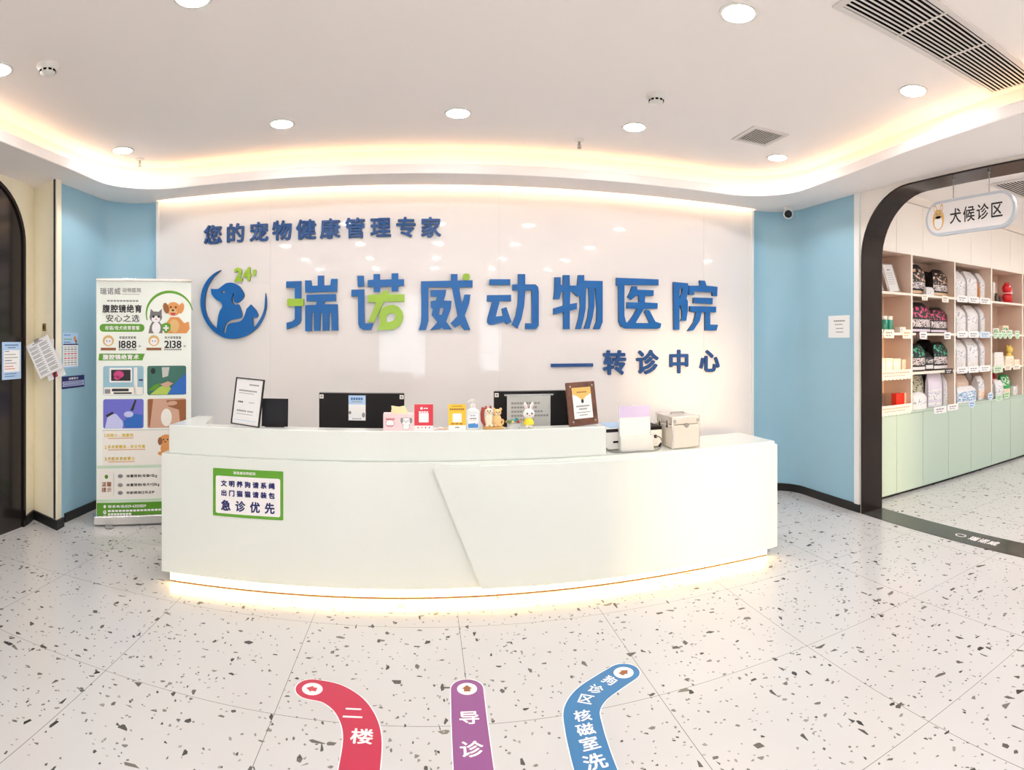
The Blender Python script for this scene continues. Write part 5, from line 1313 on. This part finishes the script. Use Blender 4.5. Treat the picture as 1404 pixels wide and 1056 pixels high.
carton(1373, 1380, 2, 0.05, 'box_white', 'low white box before the cream carton', g5, y=3.99, face='art_leaf')
carton(1381, 1388, 2, 0.055, 'box_white', 'low white box with green print right of the carton', g5, y=3.99, face='art_leaf')
carton(1392, 1400, 2, 0.05, 'box_white', 'low white box at the right end of the second shelf', g5, y=3.99, face='art_leaf')
for i in range(4): carton(1363.5, 1377 - 0.5 * i, 1, 0.043, 'box_white', 'flat white box, %s of the stack on the third shelf' % ('lowest', 'second', 'third', 'topmost')[i], g5, dz=0.0432 * i, face='art_marks', d=0.1)
carton(1379, 1390, 1, 0.12, 'box_cream', 'cream box with a face before the yellow plush', g5, y=4.0, face='art_peach')
carton(1391, 1400, 1, 0.075, 'box_cream', 'low cream box at the right of the third shelf', g5, y=3.99, face='art_peach')
y = 4.125; o = empty('plush_toy', (SX(1383, y), y, SH[1]), 0, 'pale yellow plush toy behind the cream boxes', 'plush toy')
m = MB(); m.ell((0, 0, 0.085), (0.06, 0.05, 0.085), 'plush_yellow'); m.ell((0, -0.01, 0.2), (0.055, 0.048, 0.05), 'plush_yellow'); m.build('body', o)
for sx in (-1, 1): MB().ell((sx * 0.035, 0, 0.245), (0.018, 0.012, 0.02), 'plush_yellow', 12, 8).build('ear', o)
carton(1389.8, 1392.8, 0, 0.11, 'box_white', 'white carton beside the green bag', g5, y=4.02, face='art_grey'); carton(1393.1, 1396.2, 0, 0.12, 'bag_lilac', 'lilac carton at the right end of the bottom shelf', g5, y=4.02, face='art_grey')
# price tags clipped on the shelf edges
def ptag(px, shelf, wpx, h, mm, label, dz=-0.012, shape='r', ink='ink_grey'):
    y = Y0 - 0.004; x = SX(px, y); w = SX(px + wpx / 2, y) - SX(px - wpx / 2, y)
    m = MB()
    lp = rrect(-w / 2, w / 2, -h / 2, h / 2, min(w, h) * 0.16, 3) if shape == 'r' else oval(0, 0, w / 2, h / 2, 16)
    m.prism([lp], lambda u, v, k: (u, k, v), -0.002, 0.0, mm)
    bars(m, -w * 0.32, w * 0.32, h * 0.12, h * 0.16, ink, 3, 1, lambda u, v, k: (u, -0.0026, v)); bars(m, -w * 0.3, w * 0.2, -h * 0.2, h * 0.12, ink, 2, 1, lambda u, v, k: (u, -0.0026, v))
    return tag(m.build('price_tag', loc=(x, y, SH[shelf] + dz), smooth='raw'), label, 'price tag', 'price tags on the shelf edges')
ptag(1219, 2, 14, 0.085, 'tag_peach', 'peach price tag below the teal bottles'); ptag(1243.5, 2, 12, 0.09, 'tag_peach', 'peach price tag below the low white box', ink='print_orange'); ptag(1209.3, 2, 3.5, 0.09, 'tag_peach', 'narrow peach price tag against the archway jamb')
ptag(1268, 3, 8, 0.065, 'tag_peach', 'peach price tag under the top left black bag', -0.03); ptag(1296, 3, 9, 0.07, 'tag_peach', 'peach price tag under the top right black bag', -0.03)
ptag(1266, 2, 10, 0.075, 'tag_white', 'white price tag under the large pink picture bag', -0.025, ink='ink'); ptag(1299, 2, 9, 0.075, 'tag_white', 'white price tag under the small pink picture bag', -0.025, ink='ink'); ptag(1258, 2, 4, 0.05, 'tag_dark', 'dark price tag beside the white one under the pink bags', -0.025, ink='ink_red')
ptag(1301, 1, 11, 0.06, 'tag_dark', 'dark price tag above the white bag on the bottom shelf', -0.012, ink='tag_white')
ptag(1289, 0, 17, 0.075, 'tag_white', 'white price card below the lilac food bag', -0.03); ptag(1306.5, 0, 15, 0.07, 'tag_white', 'white price card at the divider of the bottom shelf', -0.02)
for r_, nm in ((3, 'top'), (2, 'second'), (1, 'third')):
    for j, (px, s_) in enumerate(((1319.5, 'left'), (1335, 'middle'), (1350.5, 'right'))):
        ptag(px, r_, 14.5, 0.075, 'tag_blue' if (r_ == 2 and j == 2) else 'tag_white', 'wide price card at the %s of the %s white-bag shelf edge' % (s_, nm), -0.01)
ptag(1332.5, 0, 9, 0.085, 'tag_blue', 'round pale blue price tag below the striped bag', -0.02, 'o', 'ink_blue'); ptag(1358, 0, 8, 0.09, 'tag_blue', 'round pale blue price tag below the white and pink bag', 0.045, 'o', 'ink_blue')
ptag(1370, 0, 9, 0.075, 'tag_green', 'pale green price tag below the small white pouch', 0.01, ink='stone_teal'); ptag(1380.5, 0, 8, 0.09, 'tag_green', 'round pale green price tag below the leafy bag', 0.03, 'o', 'print_green')
for px, s_ in ((1365, 'first'), (1371.5, 'second'), (1378, 'third'), (1385, 'fourth'), (1395, 'fifth')):
    ptag(px, 2, 6.2, 0.08, 'tag_green', 'round pale price tag, %s from the left under the cartons' % s_, -0.018, 'o', 'stone_teal')
ptag(1382, 1, 9, 0.06, 'tag_peach', 'peach price tag under the cream box with a face', -0.02); ptag(1394, 1, 10, 0.06, 'tag_peach', 'peach price tag under the low cream box', -0.02); ptag(1368.5, 1, 13, 0.085, 'tag_green', 'green tinted price card under the stack of flat boxes', -0.03, ink='ink_grey')
def scallop(px0, px1, shelf, label, dz):
    y = Y0 - 0.004; x0, x1 = SX(px0, y), SX(px1, y); w = x1 - x0; n = 8; h = 0.10
    lp = [(0, h), (0, 0.012)]
    for i in range(n):
        for t in range(1, 6): lp.append((w * (i + t / 5) / n, 0.012 - 0.012 * math.sin(PI * t / 5)))
    lp.append((w, h))
    m = MB(); m.prism([lp], lambda u, v, k: (u, k, v), -0.002, 0.0, 'tag_peach')
    bars(m, w * 0.05, w * 0.95, h * 0.7, h * 0.16, 'tag_ink', 13, 1, lambda u, v, k: (u, -0.0026, v)); bars(m, w * 0.1, w * 0.8, h * 0.42, h * 0.12, 'tag_ink', 9, 1, lambda u, v, k: (u, -0.0026, v))
    return tag(m.build('price_strip', loc=(x0, y, SH[shelf] + dz), smooth='raw'), label, 'price strip', 'scalloped price strips')
scallop(1208, 1249, 1, 'peach scalloped price strip below the cream boxes', -0.065)
scallop(1208, 1249, 0, 'peach scalloped price strip below the red box', -0.02)
